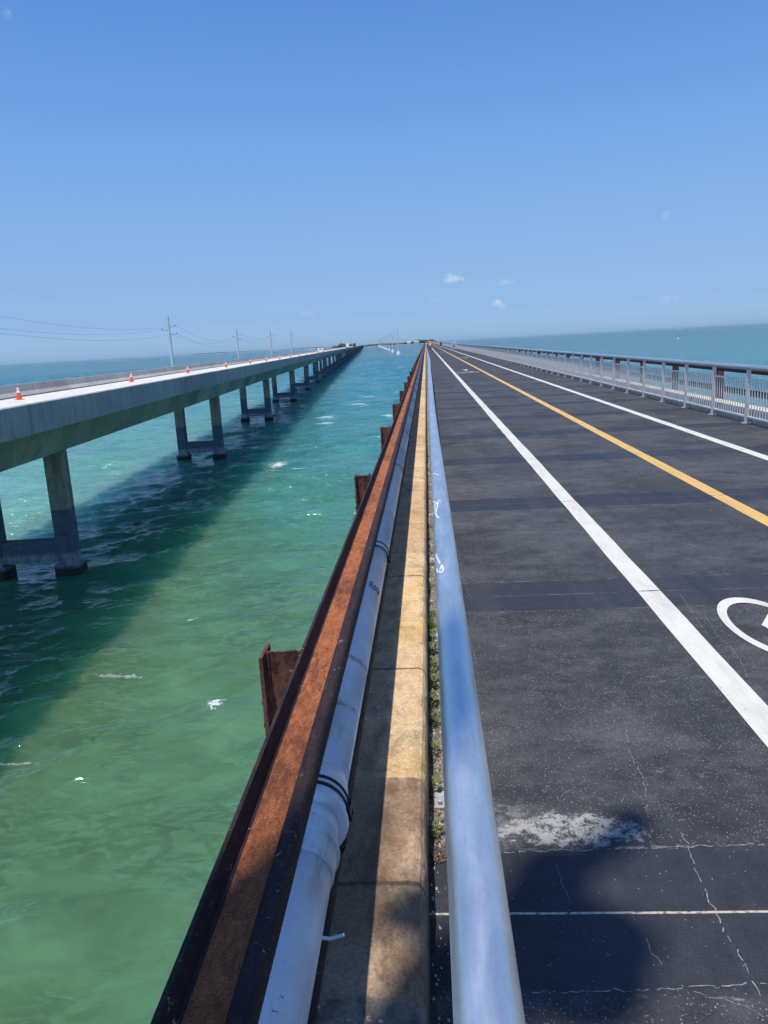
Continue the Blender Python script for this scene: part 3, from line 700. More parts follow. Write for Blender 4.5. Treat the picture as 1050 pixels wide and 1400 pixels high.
o = cyl([(1.8485, PR - .004), (1.92, PR - .004)], 'pipe_neck', M['pvc'], pipe)
o = cyl([(1.9205, PR + .002), (1.923, PR + .020), (1.938, PR + .022), (1.945, PR + .013), (2.035, PR + .013), (2.04, PR + .009), (2.06, PR + .008), (2.12, PR + .001)], 'coupling', M['pvc'], pipe)
yy = 2.1205
ends = [4.84, 8.03, 11.05, 13.6, 16.9, 20.2, 23.5, 26.8, 30.1, 33.4, 36.7, 40, 60, 80, 100, 140, 200, 300, 500, 900, 1600, 3290]
for k, e in enumerate(ends):
    cyl([(yy, PR - .001), (e - .17, PR - .001)], 'pipe_section', M['pvc'], pipe, 40 if k < 6 else 16)
    cyl([(e - .1695, PR + .001), (e - .16, PR + .005), (e - .02, PR + .005), (e, PR + .001)], 'pipe_socket', M['pvc'], pipe, 40 if k < 6 else 16)
    yy = e + .0005
def strap(y, r, wdt=.016):
    q = MB(); n_ = 40; prof = []
    for k in range(n_):
        a = 2 * math.pi * k / n_; rr = r
        ca, sa = math.cos(a), math.sin(a)
        if sa < -.55: rr = r + .075 * (-sa - .55) / .45      # runs down around the rail below
        prof.append((ca * rr, sa * rr))
    i0 = 0
    for yy_, add in ((y - wdt / 2, 0), (y - wdt / 2, .0035), (y + wdt / 2, .0035), (y + wdt / 2, 0)):
        for x, z in prof:
            L_ = math.hypot(x, z); q.v.append((x * (1 + add / L_), yy_, z * (1 + add / L_)))
    for a in range(3):
        for k in range(n_):
            k2 = (k + 1) % n_; q.f.append((a * n_ + k, a * n_ + k2, (a + 1) * n_ + k2, (a + 1) * n_ + k)); q.sm.append(True)
    o = q.build('strap', M['black_strap'], pipe)
    b_ = MB(); b_.box(r * .94, r * .94 + .016, y - .016, y + .012, -.012, .016); b_.box(r * .9, r * .9 + .022, y - .005, y + .005, -.03, -.0125)
    b_.build('buckle', M['black_strap'], o)
strap(1.985, PR + .0135, .013); strap(2.018, PR + .0135, .011)
for y in (4.74, 4.84, 8.03, 11.05, 13.6, 16.9, 20.2, 23.5, 26.8, 30.1, 33.4, 36.7, 40):
    strap(y - .085, PR + .0052)
q = MB()   # loose end of a cable tie
q.prism([(.070, -.040), (.074, -.043), (.074, -.035), (.070, -.034)], [1.545, 1.553])
q.tube([(.075, 1.55, -.045), (.095, 1.552, -.050), (.128, 1.560, -.046)], .0045, 6)
q.build('cable_tie', M['white_plastic'], pipe)
# faded printed word on the pipe
cu = bpy.data.curves.new('lettering', 'FONT'); cu.body = 'Rota'; cu.size = .040; cu.align_x = 'CENTER'; cu.extrude = .0005; cu.resolution_u = 3
tmp = bpy.data.objects.new('tmp', cu); COL.objects.link(tmp)
dg = bpy.context.evaluated_depsgraph_get(); tm = bpy.data.meshes.new_from_object(tmp.evaluated_get(dg))
bm = bmesh.new(); bm.from_mesh(tm); bmesh.ops.subdivide_edges(bm, edges=[e for e in bm.edges if e.calc_length() > .012], cuts=3, use_grid_fill=True)
for v in bm.verts:
    th = math.pi / 2 - .78 - v.co.x / PR; r_ = PR + .0012 + v.co.z
    v.co = Vector((r_ * math.cos(th), 3.85 + v.co.y * 3.6, r_ * math.sin(th)))
bm.to_mesh(tm); bm.free(); tm.materials.clear(); tm.materials.append(M['print'])
bpy.data.objects.remove(tmp); lo_ = bpy.data.objects.new('lettering', tm); COL.objects.link(lo_); lo_.parent = pipe

# ------------------------------------------------------------------ galvanised picket railings
def wob(y):
    if y < 12 or y > 110: return 0
    t = (y - 12) / 98; return .075 * math.sin(math.pi * min(1, t * 1.0)) ** 2 if t > .25 else .075 * math.sin(math.pi * .25) ** 2 * (t / .25) ** 2 * (3 - 2 * (t / .25))
def wobs(y):
    pts = ((-99, 0), (9, 0), (20, .02), (34, .07), (60, .06), (110, .02), (200, 0), (9999, 0))
    for (a, va), (b_, vb) in zip(pts, pts[1:]):
        if a <= y <= b_:
            t = (y - a) / (b_ - a); t = t * t * (3 - 2 * t); return va + (vb - va) * t
    return 0
SP = 1.835
def dips(y):
    pts = ((-99, 0), (3.2, 0), (9, -.055), (17, -.01), (32, .045), (60, 0), (9999, 0))
    for (a, va), (b_, vb) in zip(pts, pts[1:]):
        if a <= y <= b_:
            t = (y - a) / (b_ - a); t = t * t * (3 - 2 * t); return va + (vb - va) * t
    return 0
def railing(x, ph, label, sgn, wf, zf=lambda y: 0):
    root = empty('picket_railing', (x, 0, 0), label=label, cat='railing')
    r_ = .0445; zc = 1.092
    ys = [Y0 + .2] + [k * 1.0 for k in range(0, 60)] + [60 + 5 * k for k in range(40)] + [300, 600, 1500, Y1]
    q = MB(); n_ = 28
    prof = [(r_ * math.cos(2 * math.pi * k / n_), zc + r_ * math.sin(2 * math.pi * k / n_)) for k in range(n_)]
    q.prism(prof, ys, (lambda y: (wf(y), zf(y))), smooth=True); top = q.build('top_rail', M['galv'], root)
    q = MB(); q.prism([(-.030, zc - .046), (.030, zc - .046), (.030, zc - .0405), (-.030, zc - .0405)], ys, (lambda y: (wf(y), zf(y)))); q.build('gleam_strip', M['galv_panel'], root)  # flat strip added below the pipe for a gleam along its edge
    # post: two flat bars with a spacer, on a base plate
    q = MB()
    q.box(-.034, .034, -.030, -.018, .013, zc - .047); q.box(-.034, .034, .018, .030, .013, zc - .047); q.box(-.006, .006, -.0178, .0178, .013, zc - .049)
    post = q.build('post', M['galv_panel'], root)
    b_ = MB(); b_.box(-.085, .085, -.085, .085, .001, .012)
    for sx in (-1, 1):
        for sy in (-1, 1): b_.tube([(sx * .062, sy * .062, .012), (sx * .062, sy * .062, .030)], .010, 8)
    bp = b_.build('base_plate', M['plate'], post)
    q = MB(); a, c = .055, SP - .055
    q.box(-.020, .020, a, c, .835, .868); q.box(-.020, .020, a, c, .115, .148)
    q.box(-.016, .016, a, a + .030, .1485, .8345); q.box(-.016, .016, c - .030, c, .1485, .8345)
    np_ = 12
    for k in range(np_):
        y = a + .03 + (c - a - .06) * (k + 1) / (np_ + 1); q.box(-.009, .009, y - .009, y + .009, .1485, .8345)
    for z in (.20, .78): q.box(-.008, .008, .0305, .0545, z - .02, z + .02); q.box(-.008, .008, c + .0005, c + .0245, z - .02, z + .02)
    panel = q.build('picket_panel', M['galv_panel'], root)
    N0 = 99
    for k in range(N0):
        y = ph + SP * k
        if k == 0: p_, b2, l_ = post, bp, panel
        else:
            p_ = post.copy(); COL.objects.link(p_); p_.parent = root
            if k < 45:
                b2 = bp.copy(); COL.objects.link(b2); b2.parent = p_
            l_ = panel.copy(); COL.objects.link(l_); l_.parent = root
        p_.location = (wf(y), y, 0); p_.scale.z = (1.045 + zf(y)) / 1.045; l_.location = (wf(y), y, 0)
        l_.rotation_euler.z = -math.atan2(wf(y + SP) - wf(y), SP)
    q = MB(); q2 = MB()
    for k in range(N0, 420):
        y = ph + SP * k; q.box(-.034, .034, y - .03, y + .03, .0, zc - .047)
        q2.box(-.020, .020, y + a, y + c, .835, .868); q2.box(-.020, .020, y + a, y + c, .115, .148)
        for j in range(12):
            yy_ = y + a + (c - a) * (j + 1) / 13; q2.box(-.009, .009, yy_ - .009, yy_ + .009, .1485, .8345)
    for k in range(420, 1500, 1):
        y = ph + SP * k; q.box(-.034, .034, y - .06, y + .06, .0, zc - .047)
        q2.box(-.020, .020, y + a, y + c, .835, .868); q2.box(-.020, .020, y + a, y + c, .115, .148)
    tag(q.build('post', M['galv_panel'], root), kind='stuff'); tag(q2.build('picket_panel', M['galv_panel'], root), kind='stuff')
    return root, top
lr, ltop = railing(.0445, -.70, 'galvanised pipe-topped railing right beside the left kerb, scrawled with white paint', 1, wobs, dips)
rr, rtop = railing(6.26, 15.60 - SP * 10, 'galvanised picket railing along the far right edge of the path', -1, lambda y: 0)
# white scrawls on the near top rail: strokes in (across -1..1, y)
def scrawl(strokes, name='paint_scrawl'):
    q = MB(); r_ = .0453
    for st in strokes:
        pts = []
        for (u0, v0), (u1, v1) in zip(st, st[1:]):
            for k in range(6):
                t = k / 6; pts.append((u0 + (u1 - u0) * t, v0 + (v1 - v0) * t))
        pts.append(st[-1])
        for (u0, v0), (u1, v1) in zip(pts, pts[1:]):
            P = lambda u, y, rr: (math.sin(u * 1.15) * rr + wobs(y), y, 1.092 + dips(y) + math.cos(u * 1.15) * rr)
            d = Vector(((u1 - u0) * .045, v1 - v0)); L_ = d.length or 1; nn = Vector((-d.y, d.x)) / L_ * .0030; nu, nv = nn.x / .045, nn.y * 2.0
            q.quad([P(u0 + nu, v0 + nv, r_), P(u1 + nu, v1 + nv, r_), P(u1 - nu, v1 - nv, r_), P(u0 - nu, v0 - nv, r_)])
    q.build(name, M['scrawl'], ltop)
def rail_uv(px, py):    # photo pixel on the top rail -> (u, y)
    d = pix(px, py); r_ = .0447; yg = .83 / -d.z * d.y if d.z < 0 else 9
    cx, cz = .0445 + wobs(yg), 1.092 + dips(yg)
    ox, oz = -cx, EYE - cz; a = d.x ** 2 + d.z ** 2; b_ = 2 * (ox * d.x + oz * d.z); c = ox * ox + oz * oz - r_ * r_
    disc = max(b_ * b_ - 4 * a * c, 0); t = (-b_ - math.sqrt(disc)) / (2 * a)
    return (math.asin(max(-1, min(1, (ox + d.x * t) / r_))) / 1.15, d.y * t)
def Z5(x, y): return rail_uv(550 + x / 7, 620 + y / 7)
scrawl([[Z5(275, 540), Z5(282, 480), Z5(296, 460), Z5(318, 470), Z5(312, 540), Z5(298, 590)], [Z5(330, 468), Z5(340, 510), Z5(318, 560)], [Z5(335, 455), Z5(368, 462)], [Z5(345, 470), Z5(335, 520), Z5(322, 575), Z5(332, 605), Z5(352, 618)], [Z5(272, 560), Z5(283, 600), Z5(292, 575)]])
scrawl([[Z5(320, 960), Z5(335, 1000), Z5(362, 1055)], [Z5(330, 1100), Z5(340, 1140), Z5(362, 1115), Z5(378, 1065), Z5(392, 1110), Z5(378, 1140), Z5(352, 1135)]])
scrawl([[Z5(286, 205), Z5(310, 198), Z5(335, 204), Z5(350, 213)]])

# ------------------------------------------------------------------ debris and weeds in the gutter
rn = random.Random(3)
q = MB()
def stone(q, x, y, z, s):
    i = len(q.v); a0 = rn.random() * 6
    for k in range(6): q.v.append((x + s * rn.uniform(.7, 1.2) * math.cos(a0 + k * 1.047), y + s * rn.uniform(.7, 1.4) * math.sin(a0 + k * 1.047), z - .001))
    for k in range(6): q.v.append((x + s * .7 * rn.uniform(.6, 1.1) * math.cos(a0 + k * 1.047), y + s * .7 * rn.uniform(.6, 1.1) * math.sin(a0 + k * 1.047), z + s * rn.uniform(.5, .9)))
    for k in range(6): q.f.append((i + k, i + (k + 1) % 6, i + 6 + (k + 1) % 6, i + 6 + k)); q.sm.append(False)
    q.f.append(tuple(i + 6 + k for k in range(6))); q.sm.append(False)
for k in range(3200):
    y = 1.3 + 26 * rn.random() ** 1.8
    if y < 2.64 and rn.random() < .85: continue
    stone(q, KX + .006 + abs(rn.gauss(0, .032)), y, .001, rn.uniform(.0018, .0062))
for k in range(34): stone(q, KX + .012 + abs(rn.gauss(0, .02)), 2.6 + 14 * rn.random(), .001, rn.uniform(.010, .020))
tag(q.build('gravel', M['pebble']), kind='stuff')
q = MB()
for k in range(1500):
    y = 2.55 + 12 * rn.random() ** 1.5; x = KX + .008 + abs(rn.gauss(0, .026)); a = rn.random() * 3.14; L_ = rn.uniform(.006, .022); z = rn.uniform(.002, .010); ww = rn.uniform(.0015, .004)
    dx, dy = math.cos(a) * L_, math.sin(a) * L_; nx, ny = -math.sin(a) * ww, math.cos(a) * ww
    q.quad([(x - dx, y - dy, z), (x + nx, y + ny, z + .003), (x + dx, y + dy, z + rn.uniform(-.001, .008)), (x - nx, y - ny, z)])
tag(q.build('leaf_litter', M['litter']), kind='stuff')
def blade(q, x, y, h, lean, az, w_=.0022, z0=0):
    pts = []
    for k in range(5):
        t = k / 4; pts.append(Vector((x + math.cos(az) * lean * t * t, y + math.sin(az) * lean * t * t, z0 + h * t * (1 - .25 * t * lean / max(h, .01)))))
    s_ = Vector((-math.sin(az), math.cos(az), 0))
    for k in range(4):
        w0 = w_ * (1 - k / 4); w1 = w_ * (1 - (k + 1) / 4) + .0002
        q.quad([pts[k] - s_ * w0, pts[k] + s_ * w0, pts[k + 1] + s_ * w1, pts[k + 1] - s_ * w1])
def leafy(q, x, y, h, n_):
    for k in range(n_):
        az = rn.random() * 6.28; t = rn.random(); cx = x + math.cos(az) * .02 * rn.random(); cy = y + math.sin(az) * .04 * rn.random(); z = h * t; s_ = rn.uniform(.006, .015)
        d = Vector((math.cos(az), math.sin(az), rn.uniform(-.2, .6))).normalized(); p_ = d.cross(Vector((0, 0, 1))).normalized()
        c = Vector((cx, cy, z)); q.quad([c, c + d * s_ + p_ * s_ * .5, c + d * s_ * 2, c + d * s_ - p_ * s_ * .5])
q = MB()
clumps = [2.72, 3.02, 3.35, 3.62, 3.85, 4.05, 4.15, 4.3, 4.55, 4.75, 5.0, 5.25, 5.9, 6.5, 6.9, 7.4, 7.9, 8.6, 9.4, 10.3, 11.5, 13, 15, 17]
for cy in clumps:
    big = 1.0 if 3.6 < cy < 4.9 else .7
    if cy > 5.4: big *= .55
    for k in range(int(26 * big)): blade(q, KX + .012 + abs(rn.gauss(0, .012)), cy + rn.gauss(0, .05), rn.uniform(.03, .11) * big, rn.uniform(.01, .06), rn.random() * 6.28, .0022)
    leafy(q, KX + .03, cy, .07 * big, int(80 * big))
tag(q.build('weeds', M['weed']), kind='stuff')
def tuft(x, y, n_, h, leanx, label, mat, name='grass_tuft', cat='plant', spread=.03):
    q = MB()
    for k in range(n_):
        az = rn.gauss(0, .9) if leanx > 0 else rn.random() * 6.28
        blade(q, rn.gauss(0, spread * .3), rn.gauss(0, spread), h * rn.uniform(.5, 1.1), abs(leanx) * rn.uniform(.3, 1.2), az, .0016)
    o = q.build(name, mat, None, (x, y, .001)); return tag(o, label, cat)
tuft(-.04, 4.85, 34, .26, -.10, 'tall green grass blades leaning over the cream kerb beside the railing', M['weed'])
tuft(.10, 7.55, 20, .34, .42, 'dry pale grass stalks poking out onto the asphalt under the pipe railing', M['weed_dry'])
tuft(-.03, 1.60, 26, .16, .16, 'small dry weed sprouting at the foot of the brown kerb near the bottom edge', M['weed_dry'])
tuft(.17, 1.50, 8, .12, .06, 'thin dry stalks beside the railing base at the very bottom of the path', M['weed_dry'])

# ------------------------------------------------------------------ highway bridge
HA = R(4.3)
hw = empty('highway_bridge', (0, 0, 0), HA, label='long pale concrete highway bridge on paired columns running beside the old bridge', cat='bridge')
HC = -17.7; DZ = -.28       # centre line, deck level
hx0, hx1 = HC - 5.95, HC + 5.95
HY0, HY1 = -45., 3620.
ysl = [HY0 + 20 * k for k in range(12)] + [240, 500, 1000, 2000, HY1]
q = MB(); q.prism([(hx0, DZ - .24), (HC - 3.5, DZ - .42), (HC + 3.5, DZ - .42), (hx1, DZ - .24), (hx1, DZ - .012), (hx0, DZ - .012)], ysl); q.build('deck_slab', M['hw_fascia'], hw)
q = MB(); q.quad([(hx0 + .46, HY0, DZ), (hx1 - .46, HY0, DZ), (hx1 - .46, HY1, DZ), (hx0 + .46, HY1, DZ)]); q.build('carriageway', M['hw_deck'], hw)
q = MB(); q.quad([(hx0 + .46, HY0, DZ + .003), (hx0 + .60, HY0, DZ + .003), (hx0 + .60, HY1, DZ + .003), (hx0 + .46, HY1, DZ + .003)]); q.build('dark_edge_strip', M['tyre'], hw)  # thin dark strip along the foot of the far barrier
for x_ in (HC - 3.66, HC + 3.66):
    q = MB(); q.quad([(x_ - .06, HY0, DZ + .004), (x_ + .06, HY0, DZ + .004), (x_ + .06, HY1, DZ + .004), (x_ - .06, HY1, DZ + .004)]); q.build('edge_line', M['reflector'], hw)
def barrier(xo, s_):
    prof = [(xo, DZ - .010), (xo + s_ * .45, DZ - .010), (xo + s_ * .45, DZ + .075), (xo + s_ * .27, DZ + .33), (xo + s_ * .20, DZ + .81), (xo + s_ * .03, DZ + .81), (xo, DZ + .78)]
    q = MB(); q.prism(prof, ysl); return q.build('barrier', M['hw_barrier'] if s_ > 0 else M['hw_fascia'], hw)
barrier(hx0 + .003, 1); barrier(hx1 - .003, -1)
q = MB(); q.prism([(HC - 2.3, DZ - 2.15), (HC + 2.3, DZ - 2.15), (HC + 3.35, DZ - .421), (HC - 3.35, DZ - .421)], ysl); q.build('box_girder', M['hw_box'], hw)
def pier_full():
    root = bpy.data.objects.new('pier', None); COL.objects.link(root); root.parent = hw; root.empty_display_size = .3
    for cx in (HC - 1.85, HC + 1.85):
        q = MB(); c = .46; e = .08
        pr = [(-c + e, -c), (c - e, -c), (c, -c + e), (c, c - e), (c - e, c), (-c + e, c), (-c, c - e), (-c, -c + e)]
        def ring(z, k): return [(cx + a * k, b_ * k, z) for a, b_ in pr]
        zs = [(DZ - 2.16, 1), (-4.2, 1), (-8.15, 1), (-8.2, 1.38), (-9.6, 1.38)]
        i0 = len(q.v)
        for z, k in zs: q.v += ring(z, k)
        for a in range(len(zs) - 1):
            for j in range(8):
                j2 = (j + 1) % 8; q.f.append((i0 + a * 8 + j, i0 + a * 8 + j2, i0 + a * 8 + 8 + j2, i0 + a * 8 + 8 + j)); q.sm.append(False)
        q.f.append(tuple(range(i0, i0 + 8))); q.sm.append(False)
        q.build('column', M['hw_pier'], root)
    q = MB(); q.box(HC - 1.385, HC + 1.385, -.36, .36, -8.05, -6.95); q.build('tie_beam', M['hw_pier'], root)
    return root
pr0 = pier_full(); pr0.location.y = 38.5
for k in [-1] + list(range(1, 24)):
    c = copy_tree(pr0, hw); c.location = (0, 38.5 + 41.15 * k, 0)
q = MB()
for cx in (HC - 1.85, HC + 1.85): q.box(cx - .46, cx + .46, -.46, .46, -9.5, DZ - 2.16)
q.box(HC - 1.385, HC + 1.385, -.36, .36, -8.05, -6.95)
ps = q.build('pier', M['hw_pier'], hw); ps.location.y = 38.5 + 41.15 * 24
for k in range(25, 87):
    c = ps.copy(); COL.objects.link(c); c.parent = hw; c.location = (0, 38.5 + 41.15 * k, 0)

def hwp(x, y, z=0):      # highway frame -> world
    return Vector((x * math.cos(HA) - y * math.sin(HA), x * math.sin(HA) + y * math.cos(HA), z))

# traffic cones
def make_cone():
    root = empty('traffic_cone')
    q = MB(); q.box(-.19, .19, -.19, .19, .001, .035); q.build('base', M['cone_base'], root)
    def fr(z0, z1, nm, mt, add=0):
        q = MB(); r0 = .15 - (.15 - .032) * (z0 - .036) / .72 + add; r1 = .15 - (.15 - .032) * (z1 - .036) / .72 + add
        q.tube([(0, 0, z0), (0, 0, z1)], [r0, r1], 20); q.build(nm, mt, root)
    fr(.036, .756, 'cone_body', M['orange']); fr(.38, .52, 'reflective_collar', M['reflector'], .004); fr(.56, .66, 'reflective_collar', M['reflector'], .004)
    return root
cpos = [(-21.6, 48.4), (-21.6, 71.7), (-21.35, 93.3), (-20.95, 116.4), (-20.5, 137.7), (-20.1, 156.5), (-19.6, 176), (-19.25, 197.7), (-18.9, 219.5), (-18.6, 241), (-18.4, 263), (-18.2, 285), (-18.1, 307), (-18.1, 329), (-18.1, 351), (-18.1, 373), (-18.1, 395)]
ords = ['nearest', 'second', 'third', 'fourth', 'fifth', 'sixth', 'seventh', 'eighth', 'ninth', 'tenth', 'eleventh', 'twelfth', 'thirteenth', 'fourteenth', 'fifteenth', 'sixteenth', 'farthest']
c0 = make_cone()
for k, (x, y) in enumerate(cpos):
    c = c0 if k == 0 else copy_tree(c0)
    c.location = hwp(x, y, DZ + .002); c.rotation_euler.z = HA + random.uniform(-.3, .3)
    if k < 3: c.scale = (1.12,) * 3
    tag(c, {0: 'orange traffic cone nearest the left edge of the photo, on the highway bridge', 1: 'second orange cone from the left on the highway bridge, before the first utility pole'}.get(k, '%s orange traffic cone of the row along the highway bridge, counted from the left' % ords[k]), 'traffic cone', 'traffic cones in a row on the highway bridge')

# vehicles on the highway
def vehicle(name, label, cat, x, y, parts):
    root = empty(name, hwp(x, y, DZ + .005), HA, label=label, cat=cat)
    parts(root); return root
def wheels(root, xs, ys, r_):
    for x in xs:
        for y in ys:
            q = MB(); q.tube([(x - .11, y, r_), (x + .11, y, r_)], r_, 16); o = q.build('wheel', M['tyre'], root)
            q = MB(); q.tube([(x - .115, y, r_), (x + .115, y, r_)], r_ * .55, 12); q.build('rim', M['galv_panel'], o)
def car_parts(root):
    q = MB(); side = [(-2.35, .35), (2.35, .35), (2.4, .75), (2.25, .95), (1.2, 1.05), (.5, 1.62), (-1.9, 1.66), (-2.3, 1.1), (-2.38, .7)]
    i0 = len(q.v); n_ = len(side)
    for x, k in ((-.9, 1), (.9, 1)):
        for y, z in side: q.v.append((x * (.86 if z > 1.2 else 1), y, z))
    for j in range(n_): q.f.append((j, (j + 1) % n_, n_ + (j + 1) % n_, n_ + j)); q.sm.append(False)
    q.f.append(tuple(range(n_))); q.sm.append(False); q.f.append(tuple(range(n_, 2 * n_))); q.sm.append(False)
    o = q.build('body', M['car_white'], root)
    q = MB(); q.quad([(-.68, -2.26, 1.16), (.68, -2.26, 1.16), (.66, -1.96, 1.58), (-.66, -1.96, 1.58)]); q.quad([(-.68, 1.13, 1.12), (.68, 1.13, 1.12), (.66, .56, 1.57), (-.66, .56, 1.57)])
    for v_i, (a, b_, c) in enumerate(q.v): q.v[v_i] = (a, b_ + (-.02 if b_ < 0 else .02), c + .01)
    q.build('window', M['glass'], root)
    for x in (-.72, .72):
        q = MB(); q.box(x - .12, x + .12, -2.42, -2.36, .8, .95); q.build('tail_light', M['lamp_red'], root)
    wheels(root, (-.82, .82), (-1.45, 1.45), .34)
vehicle('car', 'white car on the highway bridge behind the row of cones', 'car', -16.6, 284, car_parts)
def truck_parts(mat_box, mat_cab, L_=8.5, H_=3.7):
    def f_(root):
        q = MB(); q.box(-1.25, 1.25, -L_ / 2, L_ / 2 - 2.3, .95, H_); q.build('cargo_box', mat_box, root)
        q = MB(); i = 0; y0, y1 = L_ / 2 - 2.2, L_ / 2
        pr = [(y0, .5), (y1, .5), (y1 + .05, 1.4), (y1 - .5, 2.5), (y0, 2.6)]; n_ = 5
        for x in (-1.1, 1.1): q.v += [(x, a, b_) for a, b_ in pr]
        for j in range(n_): q.f.append((j, (j + 1) % n_, n_ + (j + 1) % n_, n_ + j)); q.sm.append(False)
        q.f += [tuple(range(n_)), tuple(range(n_, 2 * n_))]; q.sm += [False, False]
        q.build('cab', mat_cab, root)
        q = MB(); q.box(-.5, .5, -L_ / 2, y0, .55, .93); q.build('chassis', M['tyre'], root)
        q = MB(); q.quad([(-.95, y1 + .02, 1.5), (.95, y1 + .02, 1.5), (.9, y1 - .42, 2.4), (-.9, y1 - .42, 2.4)]); q.build('windscreen', M['glass'], root)
        wheels(root, (-1.05, 1.05), (-L_ / 2 + 1.2, L_ / 2 - 1.), .48)
    return f_
vehicle('box_truck', 'tall white box truck far along the highway bridge', 'truck', -15.4, 640, truck_parts(M['car_white'], M['car_white'], 8, 4.0))
vehicle('box_truck', 'dark green truck behind the white one, farthest vehicle on the highway', 'truck', -13.9, 900, truck_parts(M['car_dark'], M['car_dark'], 12, 4.1))

# ------------------------------------------------------------------ utility poles and cables
def utility_pole(loc, top, label, base, arms, rbot=.42, rtop=.24, group='utility poles standing in the sea'):
    root = empty('utility_pole', loc, 0, label=label, cat='utility pole', group=group)
    q = MB(); q.tube([(0, 0, 0), (0, 0, top)], [rbot, rtop], 12); q.build('pole_shaft', M['pole'], root)
    if base:
        q = MB(); q.tube([(0, 0, -1), (0, 0, 2.3), (0, 0, 2.9)], [1.75, 1.75, 1.45], 16); q.build('pile_cap', M['pile_cap'], root)
    for (dx, dz) in arms:
        q = MB(); q.tube([(0, 0, top - dz), (dx, 0, top - dz + .35)], .07, 8); o = q.build('cross_arm', M['insul'], root)
        q = MB(); q.tube([(dx, 0, top - dz + .30), (dx, 0, top - dz + .85)], .14, 8); q.build('insulator', M['insul'], o)
    return root
TOPZ = EYE + 13.6; H = TOPZ - WZ
def tip(px, py):
    d = pix(px, py); t = (TOPZ - EYE) / d.z; return Vector((d.x * t, d.y * t, WZ))
arms = [(2.6, 3.8), (-2.6, 4.9), (2.6, 6.6)]
lp = [tip(229, 433), tip(323, 450), tip(369, 452), tip(397, 453.5)]
labs = ['tall grey utility pole nearest the left edge, behind the highway bridge', 'second utility pole from the left behind the highway bridge', 'third and faintest utility pole from the left behind the highway bridge', 'slim white utility pole with short side arms, rightmost of those behind the highway']
for k, p_ in enumerate(lp):
    utility_pole(p_, H, labs[k], True, arms if k < 3 else [(2.6, 3.2), (2.6, 5.2), (2.6, 7.2)], .62 if k == 0 else .6, .42)
rp = []
b0 = at_z(545, 485.3, WZ); hd = Vector((-math.sin(R(3.85)), math.cos(R(3.85)), 0))
for k in range(14):
    rp.append(b0 + hd * (205 * k))
    utility_pole(rp[-1], H, ('tallest and nearest white utility pole between the two bridges, on a white pile cap' if k == 0 else
                             'second white utility pole in the channel between the bridges' if k == 1 else
                             'third white utility pole in the channel between the bridges' if k == 2 else
                             'distant white utility pole of the row shrinking towards the horizon between the bridges'), True,
                 [(-2.8, 3.2), (-2.8, 5.2), (-2.8, 7.2)], .5, .34, group='utility poles in the channel between the bridges')
def cable(a, b_, sag, label, r_=.05, n_=24, ends=True):
    q = MB(); pts = []
    for k in range(n_ + 1):
        t = k / n_; p_ = a.lerp(b_, t); p_.z -= 4 * sag * t * (1 - t); pts.append(p_)
    q.tube(pts, r_, 5); return tag(q.build('power_cable', M['wire']), label, 'power cable', 'power cables strung between the poles')
def ap(base, dx, dz): return base + Vector((dx, 0, H - dz + .85))
bp0 = Vector((-1.28, -.86, WZ)); hb = 16. - WZ  # pole, arm and drum added out of view to shape the soft shadow
shadow_pole = empty('utility_pole', bp0, 0, label='unseen pole added behind the viewer to cast the soft shadow on the path', cat='utility pole')
q = MB(); q.tube([(0, 0, 0), (0, 0, hb)], [.26, .15], 14); q.build('pole_shaft', M['pole'], shadow_pole)
q = MB(); q.tube([(-.50, -.42, hb - .5), (.42, .38, hb - .5)], .085, 8); ca_ = q.build('cross_arm', M['old_conc'], shadow_pole)
for t in (-.46, 0.36):
    q = MB(); q.tube([(t, t * .88, hb - .42), (t, t * .88, hb - .05)], .09, 10); q.build('insulator', M['insul'], ca_)
q = MB(); q.tube([(.26, .02, hb - 2.5), (.26, .02, hb - 1.7)], .19, 16); q.build('shadow_drum', M['galv_panel'], shadow_pole)
p_left = Vector((-66, 72, WZ))
utility_pole(p_left, H, 'utility pole standing past the left edge that carries the near cables', True, arms)
for (dx, dz), lb in zip(arms, ('uppermost of the three near power cables left of the first pole', 'middle of the three near power cables left of the first pole', 'lowest of the three near power cables left of the first pole')):
    cable(ap(p_left, dx, dz), ap(lp[0], dx, dz), 3.6, lb, .03)
cable(Vector((-160, 255, 33.)), Vector((-128, 330, 21.)), .6, 'faint high power cable fading out at the left edge of the sky', .013)
for (dx, dz), lb in zip(arms, ('upper power cable between the first and second poles on the left', 'middle power cable between the first and second poles on the left', 'lower power cable between the first and second poles on the left')):
    cable(ap(lp[0], dx, dz), ap(lp[1], dx, dz), 5.2, lb, .042)
for (dx, dz), lb in zip(arms[:2], ('upper power cable between the second and third poles on the left', 'lower power cable between the second and third poles on the left')):
    cable(ap(lp[1], dx, dz), ap(lp[2], dx, dz), 3., lb, .05)
# small day mark on a post beyond the highway
d = pix(425.5, 473.5); t = 520 / d.y; mk = Vector((d.x * t, 520, WZ))
rt = empty('marker_post', mk, label='small white marker post with a crossbar beyond the highway bridge', cat='marker')
q = MB(); q.tube([(0, 0, 0), (0, 0, 9.3)], .16, 8); q.build('post', M['pole'], rt)
q = MB(); q.box(-2.2, 2.2, -.1, .1, 9.3, 9.8); q.build('crossbar', M['pile_cap'], rt)

